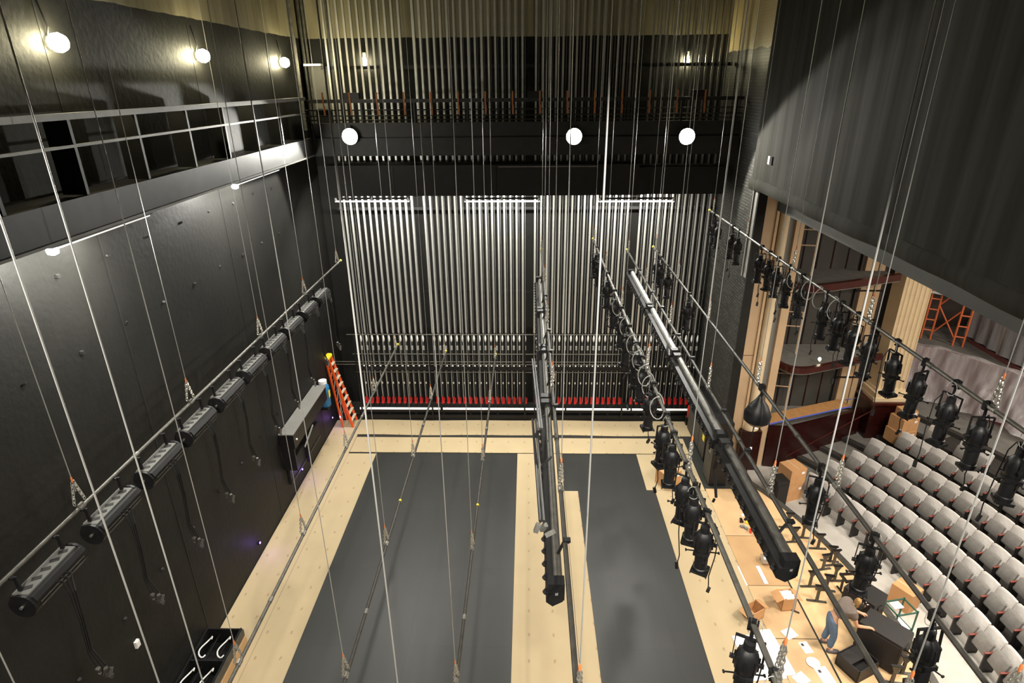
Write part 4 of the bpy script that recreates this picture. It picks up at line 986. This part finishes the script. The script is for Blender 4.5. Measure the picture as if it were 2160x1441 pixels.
# compartment crate with rope loops
ck = thing('cable_crate', 'black compartment crate holding pale cable loops against the black wall', 'crate', (-7.0, 9.0, 0))
cx0, cx1, cy0, cy1, ch = XL + .02, -6.5, 7.4, 9.95, .50
for x in (cx0, cx1 - .03): slab('side', x, x + .03, cy0, cy1, .02, ch, 'black_metal', ck)
slab('bottom', cx0, cx1, cy0, cy1, .02, .05, 'black_metal', ck)
for y in (cy0, 8.25, 9.1, cy1 - .03): slab('divider', cx0, cx1, y, y + .03, .05, ch - .02, 'black_metal', ck)
for x in ((cx0*2 + cx1)/3, (cx0 + cx1*2)/3): slab('slat', x - .012, x + .012, cy0, cy1, .30, .33, 'black_metal', ck)
slab('front_board', cx1, cx1 + .05, cy0, cy1, .02, .26, 'hardboard_dark', ck); slab('front_board', cx1, cx1 + .03, cy0, cy1, .28, .46, 'pipe_dark', ck)
n_ = 0
for y in (7.85, 8.7, 9.5):
    for x in (cx0 + .18, cx1 - .2):
        pts = [(x + .10*math.cos(q)*(1 if math.cos(q) < 0 else .6), y + .26*math.sin(q), .42 + .05*math.sin(q*2)) for q in [R(40) + i*R(280)/14 for i in range(15)]]
        tag(G().tube(pts, .016, 6).build('cable_loop', 'white_plastic'), 'pale cable loop in the %s compartment of the black crate, %s' % (ORD[n_//2], 'against the wall' if n_ % 2 == 0 else 'by the paper strip'), 'cable', 'cable loops in the crate'); n_ += 1

# electrical cabinets on the proscenium wall
ec = thing('electrical_cabinet', 'tall grey-black electrical cabinet standing at the proscenium jamb', 'electrical cabinet', (5.9, 17.5, 0))
slab('body', 5.78, 6.3, 16.05, 16.75, .02, 2.3, 'black_metal', ec); slab('side_face', 5.76, 5.78, 16.07, 16.73, .05, 2.26, 'house_panel', ec)
slab('lever', 5.70, 5.76, 16.3, 16.36, 1.2, 1.7, 'black_metal', ec); slab('lever_plate', 5.745, 5.76, 16.2, 16.5, 1.1, 1.8, 'grey_paint', ec)
slab('door_seam', 5.75, 5.765, 16.07, 16.73, 1.95, 1.97, 'grille', ec)
ec2 = thing('electrical_cabinet', 'low wide electrical cabinet along the brick wall with red and yellow tags', 'electrical cabinet', (6.1, 18.5, 0))
slab('body', 5.95, 6.36, 17.36, 19.6, .02, 1.75, 'black_metal', ec2)
for k in range(3): slab('door', 5.93, 5.95, 17.40 + k*.73, 18.09 + k*.73, .1, 1.7, 'house_panel', ec2)
slab('red_tag', 5.915, 5.93, 17.7, 17.9, 1.2, 1.55, 'red', ec2); slab('yellow_tag', 5.91, 5.93, 17.45, 17.65, .75, 1.1, 'yellow', ec2)
t = thing('extinguisher', 'red fire extinguisher at the end of the locking rail', 'extinguisher', (6.2, 20.0, 0))
G().lathe([(.08, .0), (.09, .02), (.09, .45), (.06, .52), (.03, .55)], (6.05, 19.85, .30), 12).build('cylinder', 'red', t, True); G().lathe([(.03, .55), (.03, .6), (.05, .62), (.05, .66)], (6.05, 19.85, .30), 10).build('valve', 'white_plastic', t, True)
G().bx(5.93, 6.17, 19.74, 19.96, .02, .30).build('stand', 'black_metal', t)

def carton(x, y, z, dx, dy, h, rz, label, open_=False, fill=False, n=0):
    t = thing('carton', label, 'carton', (x, y, z), rz)
    if open_:
        g = G()
        for sx in (-1, 1): g.box((sx*(dx/2 - .008), 0, h/2), (.016, dy, h))
        for sy in (-1, 1): g.box((0, sy*(dy/2 - .008), h/2), (dx, .016, h))
        g.box((0, 0, .01), (dx, dy, .02)); g.build('body', 'carton', t, local=True)
        for sx in (-1, 1): G().box((sx*(dx/2 + .07), 0, h - .03), (.2, dy, .012), (0, sx*.5, 0)).build('flap', 'carton', t, local=True)
        if fill: G().sheet(lambda u, v: ((u - .5)*dx*.9, (v - .5)*dy*.9, h*.9 + .06*math.sin(u*9 + v*5)*math.cos(v*8)), 8, 8).build('packing_paper', 'paper_white', t, local=True)
    else:
        G().box((0, 0, h/2), (dx, dy, h)).build('body', 'carton', t, local=True)
        for sx in (-1, 1): G().box((sx*dx/4, 0, h + .004), (dx/2 - .006, dy - .004, .008)).build('flap', 'carton', t, local=True)
        G().box((0, 0, h + .0095), (.06, dy + .01, .003)).build('tape', 'carton_tape', t, local=True)
        G().box((dx*.28, -dy/2 - .003, h*.75), (.12, .004, .08)).build('label', 'paper_white', t, local=True)
    return t
p = at(1408, 1018, z=.02); carton(p.x, p.y, .02, .62, .5, .5, .5, 'brown carton on the paper beneath the crowded spotlight batten')
p = at(1655, 1277, z=.01); carton(p.x, p.y, .01, .34, .34, .36, .1, 'small open carton with white packing on the pale hardboard', True, True)
p = at(1588, 1300, z=.02); carton(p.x, p.y, .02, .38, .3, .3, .5, 'open brown carton behind the hanging spotlights by the strewn papers', True)
p = at(1668, 1045, z=-1); p.x -= .12; carton(p.x, p.y, -1, .62, .58, .6, .35, 'lower brown carton of the stack by the apron edge'); carton(p.x, p.y, -.39, .62, .58, .6, .35, 'upper brown carton of the stack by the apron edge')
p2 = at(1638, 1040, z=-.4)
t = thing('loudspeaker', 'black loudspeaker box leaning before the carton stack by the apron edge', 'loudspeaker', (p.x - .62, p.y - .55, -1), .2)
g = G().box((0, 0, .55), (.42, .45, 1.1)); g.build('cabinet', 'speaker_black', t, local=True); G().box((0, -.235, .5), (.36, .02, .9)).build('grille', 'grille', t, local=True)
p = at(1895, 1275, z=-1); carton(p.x + .1, p.y, -1, .50, .55, .62, .55, 'brown carton on the concrete in front of the first seat row')
p = at(1900, 912, z=.05); 
carton(13.35, 18.95, -.093, .75, .6, .5, .25, 'lowest brown carton of the pile beside the fluted pilaster pedestal'); carton(13.38, 18.97, .418, .7, .58, .5, .3, 'middle brown carton of the pile beside the fluted pilaster pedestal'); carton(13.34, 18.9, .929, .5, .45, .3, .1, 'top small carton of the pile beside the fluted pilaster pedestal')

# black loudspeakers on the apron
def sub(x, y, dx, dy, h, rz, label, wedge=0.0):
    t = thing('loudspeaker', label, 'loudspeaker', (x, y, 0.001), rz)
    pr = [(-dx/2, 0), (dx/2, 0), (dx/2, h - wedge), (dx/2 - wedge*.8, h), (-dx/2, h)]
    if wedge <= 0: pr = [(-dx/2, 0), (dx/2, 0), (dx/2, h), (-dx/2, h)]
    G().prism(pr, -dy/2, dy/2, 'y').build('cabinet', 'speaker_black', t, local=True)
    G().box((-dx/2 - .012, 0, h*.5), (.024, dy*.9, h*.86)).build('grille', 'grille', t, local=True)
    for sy in (-1, 1): G().box((0, sy*(dy/2 + .01), h*.7), (.18, .02, .06)).build('handle', 'black_metal', t, local=True)
    for sx in (-1, 1):
        for sy in (-1, 1): G().box((sx*(dx/2 - .03), sy*(dy/2 - .03), h - (wedge if sx > 0 else 0) + .006 if False else .012), (.05, .05, .024)).build('foot', 'black_metal', t, local=True)
    return t
sub(7.92, 9.95, .74, .88, .85, .72, 'large black bass speaker cabinet on the pale apron', .18)
sub(8.02, 11.03, .60, .72, .75, .62, 'black bass speaker cabinet behind the large one on the apron', .0)
t = thing('flight_case', 'open shallow black case at the feet of the working person', 'case', (7.20, 9.55, .001), .45)
G().box((0, 0, .03), (.62, .55, .06)).build('bottom', 'speaker_black', t, local=True)
for sx in (-1, 1): G().box((sx*.30, 0, .19), (.02, .55, .30)).build('side', 'speaker_black', t, local=True)
for sy in (-1, 1): G().box((0, sy*.265, .19), (.62, .02, .30)).build('side', 'speaker_black', t, local=True)
G().box((0, .10, .30), (.58, .30, .03)).build('lid_panel', 'grille', t, local=True)
# equipment bar and green-framed cart at the apron edge
t = thing('equipment_rack', 'low black metal equipment frame at the curved apron edge', 'frame', (8.28, 11.80, .001), .1)
for sy in (-1, 1): G().box((0, sy*.12, .42), (.80, .05, .05)).build('bar', 'black_metal', t, local=True)
for sx in (-1, 1): G().box((sx*.37, 0, .42), (.05, .3, .06)).box((sx*.37, 0, .20), (.04, .04, .40)).box((sx*.37, 0, .01), (.04, .3, .02)).build('leg', 'black_metal', t, local=True)
pc = Vector((9.3, 11.45, -1.0))
t = thing('tool_cart', 'small open cart with dark green frame on the concrete beside the apron', 'cart', (pc.x, pc.y, -1.0), .2)
for sx in (-1, 1):
    for sy in (-1, 1): G().box((sx*.28, sy*.22, .42), (.03, .03, .84)).build('leg', 'green_frame', t, local=True)
for z in (.2, .8):
    for sy in (-1, 1): G().box((0, sy*.22, z), (.56, .03, .03)).build('rail', 'green_frame', t, local=True)
    for sx in (-1, 1): G().box((sx*.28, 0, z), (.03, .44, .03)).build('rail', 'green_frame', t, local=True)
G().box((-.1, .05, .83), (.26, .2, .03)).build('tray', 'paper_white', t, local=True); G().box((.0, 0, .22), (.5, .4, .02)).build('shelf', 'white_plastic', t, local=True)

# seat standards waiting on the apron
def standard():
    t = thing('seat_standard', 'x', 'seat standard', (0, 0, 0))
    G().box((0, 0, .0125), (.46, .06, .025)).build('foot', 'pipe_dark', t, local=True)
    G().prism([(-.035, .02), (.035, .02), (.03, .34), (.11, .50), (-.09, .50), (-.03, .34)], -.02, .02, 'y').build('post', 'pipe_dark', t, local=True)
    G().box((.01, 0, .51), (.24, .055, .025)).build('top_plate', 'black_metal', t, local=True)
    return t
sd = standard(); f0 = True; n_ = 0
for u, v in ((1672, 1144), (1692, 1135), (1660, 1113), (1725, 1158), (1752, 1184), (1761, 1192), (1735, 1202), (1759, 1226), (1707, 1238), (1741, 1246), (1722, 1269),  (1896, 1378), (1902, 1421), (1925, 1441), (1880, 1441)):
    p = at(u, v, z=0)
    if (p.x - HC.x)**2 + (p.y - HC.y)**2 > (RA - .45)**2:
        d = Vector((p.x - HC.x, p.y - HC.y)).normalized()*(RA - .45); p = Vector((HC.x + d.x, HC.y + d.y, 0))
    lab = '%s black T-shaped seat standard along the apron, counted from the carton stack' % ORD[n_]; n_ += 1
    if f0: f0 = False; sd.location = (p.x, p.y, 0.001); sd['label'] = lab; sd['group'] = 'seat standards on the apron'; sd.rotation_euler = (0, 0, .05)
    else: dup(sd, (p.x, p.y, 0.001), (0, 0, rr(.2)), lab, 'seat standards on the apron')

# papers, slats and odds and ends
def flat(name, u, v, dx, dy, rz, mat, label, cat, h=.004, z=.0125, ink=False):
    p = at(u, v, z=z); t = G().box((0, 0, h/2), (dx, dy, h)); o = t.build(name, mat); 
    o.location = (p.x, p.y, z); o.rotation_euler = (0, 0, rz); tag(o, label, cat)
    me = o.data
    zmin = min(q.co.z for q in me.vertices)
    for q in me.vertices: q.co.z -= zmin
    if ink: G().box((-dx*.2, dy*.25, h + .001), (.06, .07, .002)).build('printed_mark', 'pipe_dark', o, local=True)
    return o
flat('white_slat', 1607, 1213, .10, .62, .02, 'paper_white', 'short broad white slat on the darker hardboard', 'slat', .01)
flat('white_slat', 1566, 1215, .035, .68, .02, 'paper_white', 'long thin white slat under the spotlight batten', 'slat', .01)
flat('plan_sheet', 1600, 1385, .75, 1.15, .1, 'paper_white', 'large white drawing sheet on the paper beneath the nearest spotlights', 'paper', .004, .021)
flat('plan_sheet', 1633, 1375, .40, 1.2, .12, 'paper_white', 'second white drawing sheet half under the large one', 'paper', .003, .0125)
flat('paper', 1665, 1337, .30, .26, .4, 'paper_white', 'crumpled pile of white paper on the hardboard', 'paper', .012)
flat('paper', 1700, 1366, .20, .30, .15, 'paper_white', 'white printed page with a dark stamp beside the crumpled pile', 'paper', .003, ink=True)
flat('paper', 1690, 1432, .30, .26, .5, 'paper_white', 'blank white page near the chain of the spotlight batten', 'paper', .003)
flat('paper', 1740, 1425, .28, .42, .15, 'paper_white', 'white page with a black mark beside the round white plate', 'paper', .003, ink=True)
p = at(1715, 1399, z=.0125)
t = tag(G().lathe([(.05, 0), (.10, .004), (.14, .016), (.145, .02), (.138, .022), (.10, .01), (.0, .008)], (p.x, p.y, .0125), 20, cap=False).build('plate', 'white_plastic', smooth=True), 'round white plate on the hardboard beside papers', 'plate')
flat('stick', 1673, 1289, .03, .28, 1.0, 'pipe_dark', 'short dark stick beside the small open carton', 'stick', .03)
for i, (u, v, dx, dy, mat, nm, lab) in enumerate(((1573, 1082, .09, .06, 'pipe_dark', 'cable_part', 'small dark cable part at the top of the scattered tools'), (1568, 1088, .16, .07, 'paper_white', 'paper_scrap', 'white paper scrap among the scattered tools'), (1563, 1097, .06, .08, 'black_metal', 'connector', 'small black connector among the scattered tools'), (1572, 1097, .07, .06, 'black_metal', 'clamp_part', 'small black clamp part among the scattered tools'), (1564, 1102, .10, .05, 'red_wood', 'pouch', 'dark red pouch among the scattered tools'), (1580, 1105, .18, .09, 'yellow', 'yellow_case', 'yellow case among the scattered tools'), (1566, 1112, .12, .08, 'grey_paint', 'tape_roll', 'grey box left of the red cup'), (1574, 1116, .09, .08, 'grey_paint', 'tape_roll', 'grey box next to the red cup'))):
    flat(nm, u, v, dx, dy, rr(.6), mat, lab, 'tool', .05)
p = at(1583, 1124, z=.0125)
t = thing('red_cup', 'small bright red cup on the hardboard by the scattered tools', 'cup', (p.x, p.y, .0125))
M('cup_red', (.75, .06, .02), .4)
G().lathe([(.035, 0), (.05, .12), (.052, .125), (.046, .12), (.03, .01)], n=14).build('body', 'cup_red', t, True, True); G().torus((0, 0, .12), .05, .005, None, 14, 5).build('rim', 'cup_red', t, True, True)
p = at(1617, 1188, z=.0125)
t = thing('hoist_motor', 'silver and black hoist motor lying on the hardboard', 'motor', (p.x, p.y, .0125))
G().lathe([(.06, -.16), (.13, -.14), (.14, 0), (.13, .12), (.07, .15)], (0, 0, .14), 14, Matrix.Rotation(R(90), 3, 'Y')).build('housing', 'galv', t, True, True)
G().box((.0, .1, .09), (.26, .1, .18)).build('gearbox', 'black_metal', t, local=True); G().torus((-.1, -.05, .24), .05, .014, (R(90), 0, 0), 10, 6).build('eye', 'chain', t, True, True)
for k in range(3): G().box((-.07 + k*.06, -.02, .27), (.02, .16, .03)).build('fin', 'black_metal', t, local=True)
# dark red cable/handrail across the box wall
a = at(1655, 962, y=18.3); b = at(1850, 872, y=19.3)
tag(G().cyl((a.x, 18.25, a.z), (b.x, 19.55, b.z), .022, n=8).build('handrail', 'rail_wood'), 'thin sloping dark red handrail in front of the lowest box wall', 'handrail')
# small white step lights on the red wall
for i, (u, v) in enumerate(((1583, 946), (1595, 902), (1622, 903), (1580, 893))):
    p = at(u, v, y=18.34)
    if i in (0, 1): tag(G().box((p.x, 18.34, p.z), (.09, .02, .1)).build('step_light', 'glow_white'), ('small white step light on the dark red plinth', 'small white step light on top of the dark red plinth')[i], 'step light')

# ------------------------------------------------------------------ the person at the speakers
def skin(name, pts, edges, mat, parent, sub=2):
    me = bpy.data.meshes.new(name); me.from_pydata([p[:3] for p in pts], edges, []); me.materials.append(MATS[mat])
    o = bpy.data.objects.new(name, me); col.objects.link(o); o.parent = parent
    md = o.modifiers.new('Skin', 'SKIN'); md.use_smooth_shade = True
    for i, p in enumerate(pts):
        me.skin_vertices[0].data[i].radius = (p[3], p[4] if len(p) > 4 else p[3]); me.skin_vertices[0].data[i].use_root = (i == 0)
    ss = o.modifiers.new('Subdivision', 'SUBSURF'); ss.levels = sub; ss.render_levels = sub
    return o
# joints in local space: x forward, y left
P0 = at(1738, 1363, z=0)
pe = thing('person', 'person in grey-brown shirt and blue jeans bending forward over the black speaker boxes', 'person', (P0.x, P0.y, .001), -.15)
pel = (0, 0, .88); body = [(*pel, .13, .10), (.10, 0, 1.02, .10, .08), (.26, 0, 1.19, .115, .085), (.36, 0, 1.28, .08, .07), (.42, 0, 1.32, .05), (.49, 0, 1.37, .075), (.55, 0, 1.41, .085),
        (.02, .10, .84, .09), (.06, .11, .46, .058), (-.01, .11, .09, .04), (.08, .12, .045, .038), (.16, .13, .035, .03),
        (.02, -.10, .84, .09), (.09, -.12, .46, .058), (.05, -.13, .09, .04), (.14, -.14, .045, .038), (.22, -.15, .035, .03),
        (.33, .19, 1.24, .055), (.40, .24, .99, .042), (.62, .20, .93, .034), (.68, .19, .92, .03),
        (.33, -.19, 1.24, .055), (.42, -.25, .98, .042), (.64, -.20, .92, .034), (.70, -.19, .91, .03)]
be = [(0,1),(1,2),(2,3),(3,4),(4,5),(5,6),(0,7),(7,8),(8,9),(9,10),(10,11),(0,12),(12,13),(13,14),(14,15),(15,16),(2,17),(17,18),(18,19),(19,20),(2,21),(21,22),(22,23),(23,24)]
for s, i0 in ((1, 20), (-1, 24)):
    base = Vector(body[i0][:3])
    for k, (dy, ln) in enumerate(((.028, .075), (.01, .088), (-.01, .082), (-.026, .065))):
        j = len(body); body.append((base.x + .05, base.y + dy, base.z - .005, .010)); body.append((base.x + .05 + ln*.5, base.y + dy, base.z - .02, .009)); body.append((base.x + .05 + ln*.85, base.y + dy, base.z - .05, .008))
        be += [(i0, j), (j, j+1), (j+1, j+2)]
    j = len(body); body.append((base.x + .02, base.y - s*.045, base.z - .01, .011)); body.append((base.x + .06, base.y - s*.055, base.z - .03, .009)); be += [(i0, j), (j, j+1)]
skin('body', body, be, 'skin', pe, 2)
skin('jeans', [(-.005, 0, .90, .155, .125), (.02, .10, .80, .105), (.06, .11, .46, .078), (-.01, .11, .12, .065), (.02, -.10, .80, .105), (.09, -.12, .46, .078), (.05, -.13, .12, .065), (.03, 0, .98, .14, .12)], [(0,1),(1,2),(2,3),(0,4),(4,5),(5,6),(0,7)], 'jeans', pe)
skin('shirt', [(.06, 0, .99, .185, .165), (.17, 0, 1.11, .20, .175), (.26, 0, 1.19, .22, .19), (.37, 0, 1.285, .13, .12), (.33, .19, 1.24, .10), (.37, .22, 1.09, .075), (.33, -.19, 1.24, .10), (.38, -.23, 1.09, .075)], [(0,1),(1,2),(2,3),(2,4),(4,5),(2,6),(6,7)], 'shirt', pe)
skin('hair', [(.515, 0, 1.455, .085), (.46, 0, 1.43, .085), (.42, 0, 1.37, .07), (.43, .07, 1.36, .05), (.43, -.07, 1.36, .05)], [(0,1),(1,2),(2,3),(2,4)], 'hair', pe)
fa = Vector((.60, 0, 1.375))
G().lathe([(.004, 0), (.014, .012), (.012, .03), (.004, .045)], (.625, 0, 1.36), 8, Euler((0, R(60), 0)).to_matrix()).build('nose', 'skin', pe, True, True)
for s in (-1, 1):
    G().lathe([(.002, -.012), (.011, 0), (.002, .012)], (.615, s*.032, 1.405), 8).build('eye', 'white_plastic', pe, True, True)
    G().torus((.535, s*.085, 1.39), .02, .008, (R(90), 0, 0), 10, 6).build('ear', 'skin', pe, True, True)
    sx = (.06 if s > 0 else .12); sy = (.12 if s > 0 else -.14)
    g = G().bevbox((sx + .02, sy, 0), (.27, .10, .085), .03); g.build('shoe', 'shoe', pe, True, True)
G().box((.605, 0, 1.335), (.012, .05, .008), (0, .5, 0)).build('mouth', 'arm_wood', pe, local=True)
